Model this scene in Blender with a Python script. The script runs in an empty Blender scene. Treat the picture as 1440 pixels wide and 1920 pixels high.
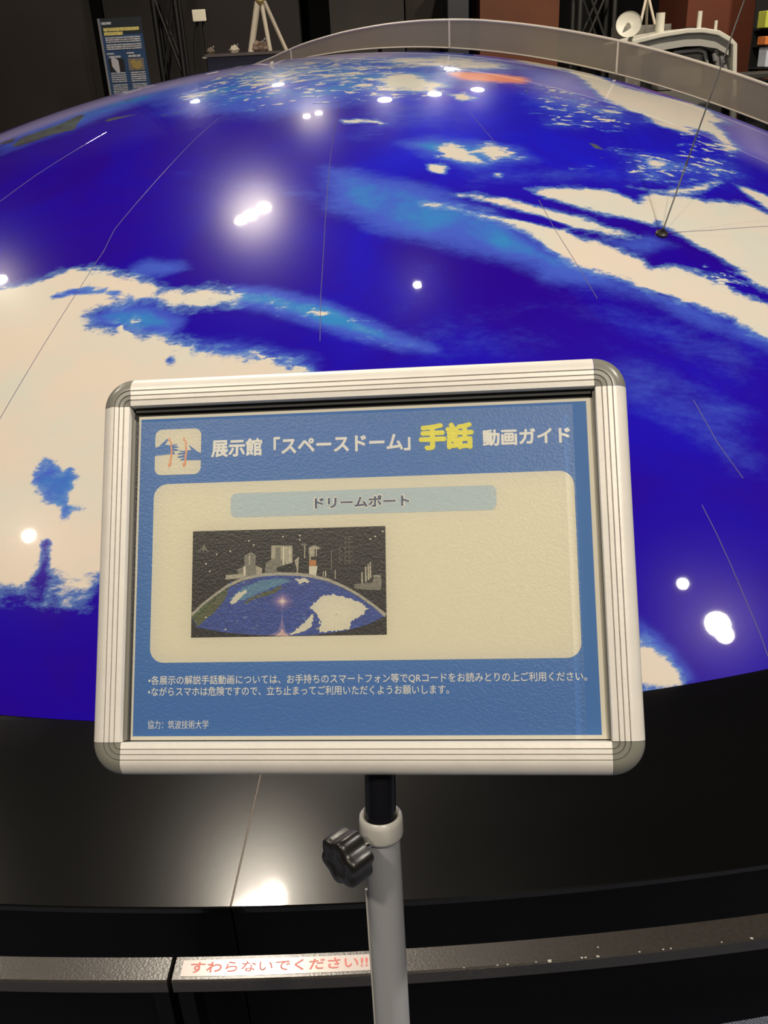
import bpy, bmesh, math, random
import numpy as np
from mathutils import Vector, Matrix

random.seed(7)
S = bpy.context.scene
COL = S.collection
PI = math.pi

# ------------------------------------------------------------------ camera
F_PX = 1700.0
PITCH, ROLL, ZC = math.radians(26.5), math.radians(-3.0), 1.5
FWD = Vector((0, math.cos(PITCH), -math.sin(PITCH)))
_u0 = Vector((0, math.sin(PITCH), math.cos(PITCH)))
RGT = math.cos(ROLL) * Vector((1, 0, 0)) + math.sin(ROLL) * _u0
UPV = -math.sin(ROLL) * Vector((1, 0, 0)) + math.cos(ROLL) * _u0
CAM = Vector((0, 0, ZC))
cd = bpy.data.cameras.new('camera')
cam = bpy.data.objects.new('camera', cd)
COL.objects.link(cam)
cd.sensor_fit = 'VERTICAL'
cd.sensor_height = 36.0
cd.lens = 36.0 * F_PX / 1920.0
cd.clip_start = 0.02
cam.matrix_world = Matrix(((RGT.x, UPV.x, -FWD.x, CAM.x), (RGT.y, UPV.y, -FWD.y, CAM.y),
                           (RGT.z, UPV.z, -FWD.z, CAM.z), (0, 0, 0, 1)))
S.camera = cam

# ------------------------------------------------------------------ exposure and world
S.view_settings.view_transform = 'Standard'
S.view_settings.look = 'None'
S.view_settings.gamma = 1.0
S.view_settings.exposure = 0.0
S.view_settings.use_curve_mapping = False
w = bpy.data.worlds.new('hall_air')
S.world = w
w.use_nodes = True
w.node_tree.nodes['Background'].inputs[0].default_value = (1.0, 0.93, 0.82, 1)
w.node_tree.nodes['Background'].inputs[1].default_value = 0.03

# ------------------------------------------------------------------ ceiling spotlights
WARM = (1.0, 0.885, 0.73)


def spot(name, loc, aim, watts, size, angle=100, blend=0.6, col=WARM):
    l = bpy.data.lights.new(name, 'SPOT')
    l.energy = watts
    l.shadow_soft_size = size
    l.spot_size = math.radians(angle)
    l.spot_blend = blend
    l.color = col
    o = bpy.data.objects.new(name, l)
    COL.objects.link(o)
    o.location = loc
    o.rotation_euler = (Vector(aim) - Vector(loc)).to_track_quat('-Z', 'Y').to_euler()
    return o


DOME_C = Vector((.026, 5.138, -4.835))
DOME_R = 6.37
MID = (0, 3.2, 1.0)
spot('spotlight', (-1.04, 5.90, 4.5), (0, 2.2, .8), 165, .065, 95)
spot('spotlight', (-1.17, 5.79, 4.5), (0, 2.2, .8), 125, .065, 95)
spot('spotlight', (-1.27, 5.72, 4.5), (0, 2.2, .8), 90, .055, 95)
spot('spotlight', (3.16, .80, 4.5), (0.2, 2.4, .8), 330, .12, 95, col=(1, .93, .84))
spot('spotlight', (3.24, .70, 4.5), (0.2, 2.4, .8), 60, .09, 95)
spot('spotlight', (2.77, 1.19, 4.5), MID, 45, .05, 95)
spot('spotlight', (-3.49, 2.21, 4.5), MID, 220, .05, 100)
spot('spotlight', (-4.08, 6.11, 4.5), MID, 110, .06, 110)
spot('spotlight', (.39, 4.36, 4.5), (0, 3.4, 1.0), 30, .03, 130)
for p in ((-.53, 7.12, 3.5), (-.42, 7.2, 3.5)):
    spot('spotlight', p, (0, 4.0, 1.3), 16, .032, 120)
for p in ((-2.46, 12.0, 4.45), (-1.24, 12.2, 4.45), (.26, 9.46, 4.5), (.91, 9.9, 4.5), (1.52, 10.47, 4.5), (1.2, 11.6, 3.8)):
    spot('spotlight', p, (0, 5.0, 1.3), 25, .085, 120)
# unseen hall lamps added behind and beside the visitor to light the sign
spot('spotlight', (.9, -1.9, 4.4), (0, .7, 1.1), 300, .12, 80)
spot('spotlight', (-1.6, -1.2, 4.4), (0, 2.2, .8), 210, .15, 95)
# lamps above the exhibits at the back
spot('spotlight', (-1.5, 6.8, 4.4), (-2.6, 9.5, 1.5), 200, .1, 100)
spot('spotlight', (3.0, 4.9, 4.4), (2.7, 7.2, 1.4), 560, .1, 100)
spot('spotlight', (1.6, 6.3, 4.4), (1.4, 10.4, 1.7), 420, .1, 90)


# ------------------------------------------------------------------ helpers
def ray(px, py):
    return RGT * ((px - 720) / F_PX) - UPV * ((py - 960) / F_PX) + FWD


def at(px, py, Y):
    """the point of the hall seen at this pixel, Y metres down the hall"""
    d = ray(px, py)
    return CAM + d * (Y / d.y)


def on_z(px, py, z):
    d = ray(px, py)
    return CAM + d * ((z - ZC) / d.z)


def on_dome(px, py):
    d = ray(px, py).normalized()
    n = DOME_C - CAM
    b = d.dot(n)
    q = b * b - (n.dot(n) - DOME_R ** 2)
    return CAM + d * (b - math.sqrt(max(q, 0)))


def lin(c):
    return tuple(((v / 255) / 12.92 if v / 255 <= .04045 else ((v / 255 + .055) / 1.055) ** 2.4) for v in c)


def mat(name, rgb=None, rough=.5, metal=0.0, coat=0.0, coat_rough=.05, spec=.5, bump=None, vary=0.0, vscale=20, linear=None,
        emit=None, emit_s=0):
    m = bpy.data.materials.new(name)
    m.use_nodes = True
    nt = m.node_tree
    b = nt.nodes['Principled BSDF']
    c = linear if linear else lin(rgb)
    b.inputs['Base Color'].default_value = (*c, 1)
    b.inputs['Roughness'].default_value = rough
    b.inputs['Metallic'].default_value = metal
    b.inputs['Coat Weight'].default_value = coat
    b.inputs['Coat Roughness'].default_value = coat_rough
    b.inputs['Specular IOR Level'].default_value = spec
    if emit:
        b.inputs['Emission Color'].default_value = (*lin(emit), 1)
        b.inputs['Emission Strength'].default_value = emit_s
    tc = nt.nodes.new('ShaderNodeTexCoord')
    if vary:
        n = nt.nodes.new('ShaderNodeTexNoise')
        n.inputs['Scale'].default_value = vscale
        n.inputs['Detail'].default_value = 6
        nt.links.new(tc.outputs['Object'], n.inputs['Vector'])
        mr = nt.nodes.new('ShaderNodeMapRange')
        mr.inputs[1].default_value = .3
        mr.inputs[2].default_value = .7
        mr.inputs[3].default_value = 1 - vary
        mr.inputs[4].default_value = 1 + vary
        nt.links.new(n.outputs['Fac'], mr.inputs[0])
        vm = nt.nodes.new('ShaderNodeVectorMath')
        vm.operation = 'SCALE'
        vm.inputs[0].default_value = c
        nt.links.new(mr.outputs[0], vm.inputs['Scale'])
        nt.links.new(vm.outputs[0], b.inputs['Base Color'])
    if bump:
        n = nt.nodes.new('ShaderNodeTexNoise')
        n.inputs['Scale'].default_value = bump[0]
        n.inputs['Detail'].default_value = 4
        nt.links.new(tc.outputs['Object'], n.inputs['Vector'])
        bp = nt.nodes.new('ShaderNodeBump')
        bp.inputs['Strength'].default_value = bump[1]
        bp.inputs['Distance'].default_value = bump[2] if len(bump) > 2 else .002
        nt.links.new(n.outputs['Fac'], bp.inputs['Height'])
        nt.links.new(bp.outputs['Normal'], b.inputs['Normal'])
    return m


def wloc(o):
    p = Vector((0, 0, 0))
    while o:
        p += o.location
        o = o.parent
    return p


def obj(name, bm, m, parent=None, smooth=False, bevel=0, angle=40, loc=None):
    """links a bmesh given in world coordinates as one mesh object"""
    base = wloc(parent) if parent else Vector((0, 0, 0))
    org = Vector(loc) if loc is not None else Vector((0, 0, 0))
    bmesh.ops.translate(bm, verts=bm.verts, vec=-(base + org if parent else org))
    me = bpy.data.meshes.new(name)
    bm.to_mesh(me)
    bm.free()
    o = bpy.data.objects.new(name, me)
    COL.objects.link(o)
    o.location = org
    for mm in (m if isinstance(m, (list, tuple)) else [m]):
        me.materials.append(mm)
    if parent:
        o.parent = parent
    if smooth:
        for p in me.polygons:
            p.use_smooth = True
        me.set_sharp_from_angle(angle=math.radians(angle))
    if bevel:
        md = o.modifiers.new('bevel', 'BEVEL')
        md.width = bevel
        md.segments = 2
        md.limit_method = 'ANGLE'
    return o


def thing(name, label, cat, loc=(0, 0, 0), group=None):
    o = bpy.data.objects.new(name, None)
    COL.objects.link(o)
    o.location = loc
    o.empty_display_size = .05
    return tag(o, label, cat, group)


def tag(o, label, cat, group=None):
    o['label'] = label
    o['category'] = cat
    if group:
        o['group'] = group
    return o


def struct(o):
    o['kind'] = 'structure'
    return o


def box(bm, lo, hi, rot=None):
    vs = [Vector((x, y, z)) for x in (lo[0], hi[0]) for y in (lo[1], hi[1]) for z in (lo[2], hi[2])]
    if rot:
        vs = [rot @ v for v in vs]
    v = [bm.verts.new(p) for p in vs]
    for f in ((0, 1, 3, 2), (4, 6, 7, 5), (0, 4, 5, 1), (2, 3, 7, 6), (0, 2, 6, 4), (1, 5, 7, 3)):
        bm.faces.new([v[i] for i in f])
    return v


def bx(lo, hi, rot=None):
    bm = bmesh.new()
    box(bm, lo, hi, rot)
    return bm


def tube(bm, pts, r, seg=16, cap=True):
    pts = [Vector(p) for p in pts]
    rs = r if isinstance(r, (list, tuple)) else [r] * len(pts)
    rings = []
    ref = None
    for i, p in enumerate(pts):
        t = (pts[min(i + 1, len(pts) - 1)] - pts[max(i - 1, 0)])
        if t.length < 1e-9:
            t = pts[-1] - pts[0]
        t.normalize()
        if ref is None:
            ref = t.orthogonal().normalized()
        a = (ref - t * ref.dot(t)).normalized()
        ref = a
        b = t.cross(a)
        rings.append([bm.verts.new(p + (a * math.cos(k * 2 * PI / seg) + b * math.sin(k * 2 * PI / seg)) * rs[i])
                      for k in range(seg)])
    for r0, r1 in zip(rings, rings[1:]):
        for k in range(seg):
            bm.faces.new((r0[k], r0[(k + 1) % seg], r1[(k + 1) % seg], r1[k]))
    if cap:
        bm.faces.new(rings[0][::-1])
        bm.faces.new(rings[-1])


def tb(pts, r, seg=16):
    bm = bmesh.new()
    tube(bm, pts, r, seg)
    return bm


def lathe(bm, prof, M, seg=32):
    """prof: (radius, height) pairs about the local z axis, placed by matrix M"""
    rings = []
    for (r, h) in prof:
        if r < 1e-6:
            rings.append([bm.verts.new(M @ Vector((0, 0, h)))])
        else:
            rings.append([bm.verts.new(M @ Vector((r * math.cos(k * 2 * PI / seg), r * math.sin(k * 2 * PI / seg), h)))
                          for k in range(seg)])
    for a, b in zip(rings, rings[1:]):
        for k in range(seg):
            k2 = (k + 1) % seg
            if len(a) == 1 and len(b) == 1:
                continue
            if len(a) == 1:
                bm.faces.new((a[0], b[k2], b[k]))
            elif len(b) == 1:
                bm.faces.new((a[k], a[k2], b[0]))
            else:
                bm.faces.new((a[k], a[k2], b[k2], b[k]))


def frame_from_axis(p, axis):
    z = Vector(axis).normalized()
    x = z.orthogonal().normalized()
    y = z.cross(x)
    return Matrix(((x.x, y.x, z.x, p[0]), (x.y, y.y, z.y, p[1]), (x.z, y.z, z.z, p[2]), (0, 0, 0, 1)))


# ------------------------------------------------------------------ materials
M_black = mat('black_gloss_panel', linear=(.004, .004, .004), rough=.21, spec=.20, coat=.25, coat_rough=.06, bump=(60, .012))
M_face = mat('black_painted_face', linear=(.0025, .0025, .0035), rough=.45, spec=.12)
M_rail = mat('black_brushed_rail', linear=(.042, .036, .031), rough=.26, spec=.9, bump=(260, .22, .001), vary=.15, vscale=160)
M_alu = mat('brushed_aluminium', linear=(.86, .83, .77), rough=.42, metal=.12, bump=(300, .05), vary=.03, vscale=60)
M_groove = mat('dark_groove', linear=(.12, .11, .1), rough=.6)
M_corner = mat('grey_corner_plastic', linear=(.235, .232, .20), rough=.3, spec=.5)
M_lip = mat('grey_inner_lip', linear=(.2, .19, .165), rough=.45)
M_back = mat('dark_backing', linear=(.03, .03, .03), rough=.6)
M_tube = mat('light_grey_tube', linear=(.40, .41, .43), rough=.34, spec=.5)
M_collar = mat('white_plastic_collar', linear=(.62, .61, .57), rough=.3)
M_inner = mat('navy_black_tube', linear=(.006, .006, .01), rough=.3)
M_knob = mat('black_plastic_knob', linear=(.012, .011, .01), rough=.32, bump=(500, .05))
M_chrome = mat('chrome', linear=(.7, .7, .7), rough=.15, metal=1)
M_seam = mat('seam_edge', linear=(.22, .21, .34), rough=.12, coat=1, coat_rough=.03)
M_brown = mat('brown_painted_board', linear=(.135, .036, .010), rough=.7, vary=.12, vscale=3)
M_redbrown = mat('reddish_brown_board', linear=(.115, .024, .006), rough=.7, vary=.12, vscale=3)
M_char = mat('charcoal_board', linear=(.036, .029, .024), rough=.85, vary=.15, vscale=2)
M_gray = mat('dark_grey_board', linear=(.04, .034, .032), rough=.85, vary=.12, vscale=2)
M_blackcloth = mat('black_cloth', linear=(.004, .004, .004), rough=.9)
M_truss = mat('black_truss_paint', linear=(.007, .007, .007), rough=.5)
M_trussgrey = mat('grey_truss_paint', linear=(.03, .03, .028), rough=.5)
M_beige = mat('beige_metal', linear=(.60, .53, .42), rough=.5)
M_gold = mat('gold_foil', linear=(.5, .38, .16), rough=.4, metal=.6)
M_white = mat('white_paint', linear=(.72, .70, .60), rough=.5)
M_navy = mat('navy_board', linear=(.008, .010, .035), rough=.5)
M_silver = mat('silver_edge', linear=(.45, .45, .45), rough=.35, metal=.5)
M_greymech = mat('grey_machinery', linear=(.34, .33, .31), rough=.4, metal=.4)
M_darkmech = mat('dark_machinery', linear=(.015, .015, .015), rough=.5)

# ------------------------------------------------------------------ the hall
def carpet():
    m = bpy.data.materials.new('blue_grey_twill_carpet')
    m.use_nodes = True
    nt = m.node_tree
    b = nt.nodes['Principled BSDF']
    b.inputs['Roughness'].default_value = .95
    tc = nt.nodes.new('ShaderNodeTexCoord')
    wv = nt.nodes.new('ShaderNodeTexWave')
    wv.inputs['Scale'].default_value = 110
    wv.inputs['Distortion'].default_value = 2.0
    wv.bands_direction = 'DIAGONAL'
    nt.links.new(tc.outputs['Object'], wv.inputs['Vector'])
    n = nt.nodes.new('ShaderNodeTexNoise')
    n.inputs['Scale'].default_value = 260
    nt.links.new(tc.outputs['Object'], n.inputs['Vector'])
    mx = nt.nodes.new('ShaderNodeMath')
    mx.operation = 'MULTIPLY'
    nt.links.new(wv.outputs['Fac'], mx.inputs[0])
    nt.links.new(n.outputs['Fac'], mx.inputs[1])
    cr = nt.nodes.new('ShaderNodeValToRGB')
    cr.color_ramp.elements[0].position = .1
    cr.color_ramp.elements[0].color = (.04, .05, .09, 1)
    cr.color_ramp.elements[1].position = .55
    cr.color_ramp.elements[1].color = (.34, .37, .45, 1)
    nt.links.new(mx.outputs[0], cr.inputs[0])
    nt.links.new(cr.outputs[0], b.inputs['Base Color'])
    return m


struct(obj('floor', bx((-8, -3.5, -.1), (8, 13, 0)), carpet()))
struct(obj('ceiling', bx((-8, -3.5, 4.95), (8, 13, 5.05)), M_blackcloth))
struct(obj('wall_back', bx((-8, 13, 0), (8, 13.1, 4.95)), M_blackcloth))
struct(obj('wall_left', bx((-8.1, -3.5, 0), (-8, 13, 4.95)), M_char))
struct(obj('wall_right', bx((8, -3.5, 0), (8.1, 13, 4.95)), M_char))


def board(name, px0, px1, Y, m, top=4.9, depth=.3, pxy=8):
    a, b = at(px0, pxy, Y), at(px1, pxy, Y)
    return struct(obj(name, bx((a.x, Y, 0), (b.x, Y + depth, top)), m))


struct(obj('partition', bx((-7.9, 9.0, 0), (at(150, 5, 9.0).x, 9.3, 4.9)), M_char))
board('partition', 192, 560, 12.4, M_gray)
board('partition', 617, 757, 11.6, M_gray)
board('partition', 760, 823, 11.9, M_char)
board('pillar', 900, 1049, 10.8, M_brown, depth=.8)
board('pillar', 1290, 1432, 9.3, M_redbrown, depth=.9)

# ------------------------------------------------------------------ globe: painted earth surface
GX, GY = DOME_C.x, DOME_C.y
EDGE_Z = .337


def edge_z(x):
    return EDGE_Z + .009 * max(-1.2, min(1.2, x))


def build_dome_mesh():
    NA, NR = 1300, 200
    az = np.linspace(0, 2 * PI, NA, endpoint=False)
    re = np.sqrt(DOME_R ** 2 - (EDGE_Z - DOME_C.z) ** 2)
    ex = GX + re * np.cos(az)
    ez = EDGE_Z + .009 * np.clip(ex, -1.2, 1.2)
    re = np.sqrt(DOME_R ** 2 - (ez - DOME_C.z) ** 2)
    s = np.linspace(0, 1, NR + 1)[1:]
    rho = s[:, None] * re[None, :]
    X = GX + rho * np.cos(az)
    Yv = GY + rho * np.sin(az)
    Z = DOME_C.z + np.sqrt(DOME_R ** 2 - rho ** 2)
    V = np.concatenate([[[GX, GY, DOME_C.z + DOME_R]], np.stack([X, Yv, Z], -1).reshape(-1, 3)])
    k = np.arange(NA)
    k2 = (k + 1) % NA
    quads = []
    for i in range(NR - 1):
        o0, o1 = 1 + i * NA, 1 + (i + 1) * NA
        quads.append(np.stack([o0 + k, o1 + k, o1 + k2, o0 + k2], 1))
    quads = np.concatenate(quads)
    tris = np.stack([np.zeros(NA, int), 1 + k, 1 + k2], 1)
    # keep only the half in front of the straight back edge
    keep = V[:, 0] + V[:, 1] < 5.6
    quads = quads[keep[quads].all(1)]
    tris = tris[keep[tris].all(1)]
    me = bpy.data.meshes.new('globe_shell')
    me.from_pydata(V.tolist(), [], tris.tolist() + quads.tolist())
    bm = bmesh.new()
    bm.from_mesh(me)
    bmesh.ops.bisect_plane(bm, geom=bm.verts[:] + bm.edges[:] + bm.faces[:], plane_co=(2.625, 2.625, 0),
                           plane_no=Vector((1, 1, 0)).normalized(), clear_outer=True, dist=1e-5)
    loose = [v for v in bm.verts if not v.link_faces]
    bmesh.ops.delete(bm, geom=loose, context='VERTS')
    bpy.data.meshes.remove(me)
    return bm


def sdf(P, poly):
    """signed distance (inside positive) of points P to a closed outline, both in plan metres"""
    poly = np.array(poly)
    d2 = np.full(len(P), 1e9)
    ins = np.zeros(len(P), bool)
    n = len(poly)
    for i in range(n):
        a, b = poly[i], poly[(i + 1) % n]
        ab = b - a
        t = np.clip(((P - a) @ ab) / max(ab @ ab, 1e-12), 0, 1)
        q = P - (a + t[:, None] * ab)
        d2 = np.minimum(d2, (q * q).sum(1))
        if a[1] != b[1]:
            c = ((a[1] > P[:, 1]) != (b[1] > P[:, 1])) & (P[:, 0] < (b[0] - a[0]) * (P[:, 1] - a[1]) / (b[1] - a[1]) + a[0])
            ins ^= c
    d = np.sqrt(d2)
    return np.where(ins, d, -d)


def R2(pts):        # outline taken from the right upper enlargement of the photograph
    return [(x / 2 + 720, y / 2 + 80) for x, y in pts]


def L2(pts):        # left upper enlargement
    return [(x / 2, y / 2 + 100) for x, y in pts]


# (outline, level, softness in metres): cloud cover
CLOUDS = [
    ([(-560, 760), (-430, 690), (-300, 640), (-180, 610), (-90, 560), (0, 540), (40, 532), (75, 525), (115, 507), (165, 501), (210, 509), (250, 521), (295, 541), (340, 546), (390, 540),
      (445, 556), (440, 570), (350, 576), (300, 566), (240, 562), (210, 575), (165, 588), (170, 606), (210, 617), (250, 622),
      (295, 631), (340, 642), (380, 657), (425, 672), (480, 668), (525, 682), (575, 694), (610, 740), (600, 820), (500, 950),
      (300, 1080), (178, 1093), (161, 1117), (131, 1121), (116, 1099), (101, 1087), (88, 1112), (75, 1096), (56, 1091), (38, 1103),
      (0, 1108), (-90, 1112), (-180, 1090), (-260, 1040), (-330, 1060), (-470, 980), (-500, 860)], 1.0, .07),
    (R2([(150, 603), (250, 620), (400, 665), (520, 705), (600, 765), (680, 815), (800, 860), (900, 892), (960, 925), (1060, 950),
         (1150, 975), (1250, 1015), (1350, 1070), (1470, 1125), (1700, 1260), (1900, 1330), (2000, 1240), (1750, 1120), (1470, 1000), (1380, 958), (1290, 915), (1200, 880), (1100, 850),
         (1000, 845), (930, 800), (850, 768), (740, 735), (650, 700), (540, 665), (420, 640), (300, 612)]), 1.0, .05),
    (R2([(250, 572), (350, 565), (470, 585), (560, 605), (680, 632), (800, 665), (900, 698), (962, 732), (900, 735), (800, 715),
         (690, 690), (600, 660), (480, 625), (360, 595)]), .95, .035),
    (R2([(530, 550), (650, 545), (750, 545), (850, 550), (905, 580), (960, 600), (1060, 655), (1010, 685), (900, 655), (800, 640),
         (700, 610), (600, 580)]), .95, .04),
    (R2([(945, 610), (1010, 565), (1100, 575), (1200, 595), (1350, 605), (1470, 650), (1650, 700), (1850, 860), (1900, 1010), (1700, 1000), (1470, 940), (1400, 925), (1330, 860),
         (1240, 795), (1160, 745), (1080, 705), (1000, 660)]), 1.0, .05),
    (R2([(920, 540), (1050, 552), (1150, 545), (1250, 512), (1285, 528), (1170, 565), (1050, 570)]), .9, .03),
    (R2([(1310, 530), (1380, 545), (1470, 590), (1700, 680), (1720, 730), (1470, 640), (1400, 600)]), .95, .04),
    (R2([(470, 64), (560, 70), (640, 82), (740, 100), (820, 132), (900, 170), (1000, 192), (1100, 212), (1200, 245), (1290, 300),
         (1240, 300), (1320, 400), (1290, 405), (1240, 345), (1180, 328), (1120, 332), (1040, 308), (950, 262), (860, 235),
         (800, 195), (750, 140), (690, 105), (580, 86)]), 1.0, .08),
    (R2([(190, 392), (255, 376), (300, 398), (375, 448), (300, 446), (220, 432)]), 1.0, .05),
    (R2([(340, 405), (400, 380), (455, 398), (500, 430), (400, 442)]), .9, .06),
    (R2([(168, 460), (240, 460), (225, 490), (180, 484)]), 1.0, .03),
    (R2([(415, 492), (445, 492), (440, 505), (415, 503)]), 1.0, .02),
    (R2([(985, 440), (1060, 450), (1040, 475), (990, 475)]), .85, .04),
    (R2([(545, 170), (640, 175), (760, 250), (800, 295), (690, 310), (600, 280)]), .40, .2),
    (R2([(640, 180), (800, 215), (900, 270), (820, 290), (700, 250)]), .5, .2),
    (R2([(1150, 340), (1290, 400), (1300, 480), (1180, 480)]), .42, .12),
    (R2([(850, 380), (1290, 480), (1300, 520), (1000, 520)]), .36, .12),
    (R2([(1230, 860), (1320, 890), (1390, 960), (1280, 950)]), .45, .05),
    (R2([(-20, 60), (200, 45), (420, 62), (520, 105), (300, 112), (100, 100), (-20, 95)]), .62, .12),
    (R2([(-20, 115), (120, 112), (230, 165), (130, 182), (-20, 168)]), .9, .12),
    (R2([(250, 195), (300, 190), (340, 208), (290, 220)]), .95, .04),
    ([(400, 140), (480, 125), (600, 108), (740, 104), (740, 178), (600, 170), (420, 165)], .45, .15),
    ([(330, 178), (400, 170), (410, 180), (345, 188)], .55, .08),
    ([(640, 226), (710, 225), (712, 230), (645, 232)], .95, .03),
    (L2([(480, 1000), (520, 985), (530, 1020), (460, 1040)]), .8, .03),
    (L2([(870, 885), (980, 900), (1240, 950), (1440, 1040), (1500, 1090), (1420, 1085), (1230, 1010), (1000, 950), (880, 940)]), .40, .06),
    ([(1205, 1195), (1222, 1215), (1250, 1238), (1275, 1262), (1280, 1290), (1200, 1300), (1190, 1240)], 1.0, .03),
    ([(150, 1140), (172, 1138), (176, 1148), (150, 1150)], .8, .02),
    # cloud fields further round the globe, left and right of the view
    ([(-700, 420), (-560, 380), (-420, 400), (-330, 440), (-420, 480), (-600, 480)], .7, .2),
    (R2([(1700, 380), (1900, 420), (2150, 560), (2100, 640), (1850, 540), (1700, 450)]), .8, .15),
    (R2([(1750, 1500), (1950, 1420), (2250, 1500), (2200, 1640), (1950, 1700)]), .9, .12),
]
HOLES = [
    ([(71, 855), (109, 844), (116, 885), (142, 866), (146, 900), (127, 937), (165, 949), (161, 971), (139, 956), (127, 979),
      (112, 990), (112, 952), (82, 941), (52, 904)], .75, .03),
    ([(75, 1009), (97, 1009), (94, 1031), (90, 1057), (88, 1090), (80, 1112), (62, 1092), (75, 1065), (79, 1035)], .95, .02),
    ([(85, 558), (130, 541), (165, 533), (200, 536), (230, 546), (220, 553), (180, 552), (140, 556), (100, 562)], .85, .03),
    ([(20, 860), (45, 850), (52, 880), (30, 890)], .15, .05),
    (L2([(610, 1140), (650, 1130), (660, 1165), (620, 1170)]), .6, .02),
    (R2([(270, 615), (400, 640), (560, 650), (700, 692), (640, 690), (500, 660), (380, 645)]), .85, .015),
    (R2([(560, 600), (700, 622), (830, 655), (960, 690), (1010, 690), (900, 710), (780, 690), (640, 645)]), .35, .03),
]
# (outline, level, softness): pale blue haze and shallow water
HAZE = [
    (R2([(-220, 470), (-100, 480), (0, 508), (100, 520), (250, 570), (420, 640), (600, 745), (800, 850), (950, 910), (1150, 985),
         (1460, 1110), (1800, 1290), (1800, 1340), (1460, 1150), (1200, 1060), (1000, 965), (850, 930), (700, 912), (600, 892), (555, 842), (500, 832), (350, 792),
         (200, 762), (0, 712), (-220, 620)]), .82, .1),
    (R2([(120, 620), (300, 640), (260, 720), (230, 860), (130, 980), (40, 1080), (-40, 1150), (-60, 1080), (60, 960), (150, 800)]), .3, .1),
    (R2([(160, 620), (290, 640), (260, 710), (180, 690)]), .9, .1),
    (L2([(560, 430), (640, 440), (840, 470), (1000, 480), (1230, 500), (1440, 500), (1440, 640), (1230, 600), (1000, 540), (800, 480)]), .35, .08),
    (L2([(870, 880), (1000, 885), (1240, 940), (1440, 1030), (1640, 1110), (1500, 1110), (1300, 1060), (1000, 960), (880, 945)]), .95, .05),
    (L2([(480, 800), (560, 770), (680, 780), (720, 805), (600, 840), (500, 835)]), .7, .04),
    (L2([(160, 880), (300, 850), (440, 870), (600, 900), (600, 940), (400, 930), (180, 920)]), .8, .05),
    (L2([(310, 1000), (420, 950), (560, 940), (700, 1000), (640, 1060), (480, 1050)]), .9, .05),
    (L2([(600, 1070), (760, 1090), (1000, 1110), (1180, 1160), (1180, 1200), (900, 1180), (640, 1160)]), .8, .08),
    (R2([(60, 375), (180, 355), (320, 370), (500, 400), (560, 440), (330, 470), (150, 420)]), .9, .1),
    (R2([(540, 160), (800, 200), (1000, 290), (900, 320), (620, 320), (520, 220)]), .55, .2),
    (R2([(300, 470), (900, 470), (900, 530), (300, 540)]), .4, .12),
    (R2([(860, 400), (1340, 420), (1400, 560), (900, 540)]), .45, .15),
    (R2([(480, 90), (700, 120), (800, 200), (560, 150)]), .8, .2),
    (R2([(820, 740), (1000, 720), (1100, 760), (960, 800)]), .6, .05),
    (R2([(-160, 190), (330, 215), (320, 340), (-160, 380)]), .34, .2),
    ([(380, 130), (760, 92), (960, 108), (960, 150), (760, 185), (500, 220), (330, 215), (280, 190)], .72, .25),
    ([(0, 255), (120, 215), (280, 165), (400, 140), (420, 170), (250, 200), (130, 245), (0, 290)], .75, .2),
    ([(1130, 640), (1260, 680), (1440, 760), (1440, 900), (1380, 900), (1290, 840), (1180, 780), (1120, 720)], .34, .08),
    ([(880, 590), (1000, 560), (1200, 640), (1440, 780), (1440, 640), (1300, 600), (1150, 560)], .32, .1),
    ([(720, 600), (860, 570), (1000, 600), (1120, 660), (900, 690), (740, 680)], .26, .1),
    ([(1380, 720), (1440, 730), (1440, 830), (1390, 820)], -.3, .05),
    ([(60, 850), (110, 840), (150, 870), (165, 970), (110, 990), (50, 910)], .75, .03),
    ([(600, 600), (760, 590), (800, 690), (640, 690)], .12, .1),
    ([(1195, 1170), (1240, 1200), (1300, 1270), (1200, 1300)], .8, .04),
]
LAND = [
    ([(22, 275), (40, 258), (75, 246), (115, 232), (150, 215), (160, 216), (143, 232), (140, 243), (100, 252), (62, 266), (30, 276)], 1.0, .04),
    ([(0, 268), (30, 258), (30, 266), (0, 272)], .8, .03),
    ([(185, 227), (215, 219), (250, 214), (280, 212), (282, 214), (240, 219), (200, 229)], .62, .02),
    ([(298, 216), (340, 209), (345, 211), (300, 218)], .6, .02),
    ([(225, 189), (250, 185), (240, 191)], .8, .04),
    (R2([(525, 165), (550, 175), (545, 192), (530, 185)]), .8, .03),
    (R2([(580, 205), (600, 215), (595, 225)]), .8, .03),
    (R2([(768, 376), (800, 380), (822, 400), (790, 398)]), .8, .02),
    (R2([(805, 424), (830, 430), (815, 438)]), .8, .02),
    (R2([(-60, 88), (120, 78), (180, 88), (60, 108), (-60, 106)]), .6, .15),
    (R2([(330, 70), (480, 80), (560, 105), (420, 108)]), .45, .15),
]
ORANGE_GLARE = [  # orange reflected glare, painted into the globe's colour
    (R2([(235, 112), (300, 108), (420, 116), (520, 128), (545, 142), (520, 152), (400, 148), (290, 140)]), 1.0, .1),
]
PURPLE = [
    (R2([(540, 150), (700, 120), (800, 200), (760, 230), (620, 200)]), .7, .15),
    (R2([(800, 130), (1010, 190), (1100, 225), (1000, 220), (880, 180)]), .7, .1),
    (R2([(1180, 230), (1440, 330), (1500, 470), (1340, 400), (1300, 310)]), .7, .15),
    ([(-60, 276), (0, 251), (200, 177), (400, 134), (600, 105), (740, 97), (740, 107), (600, 118), (400, 148), (220, 190), (0, 268), (-60, 292)], 1.0, .12),
]
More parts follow.
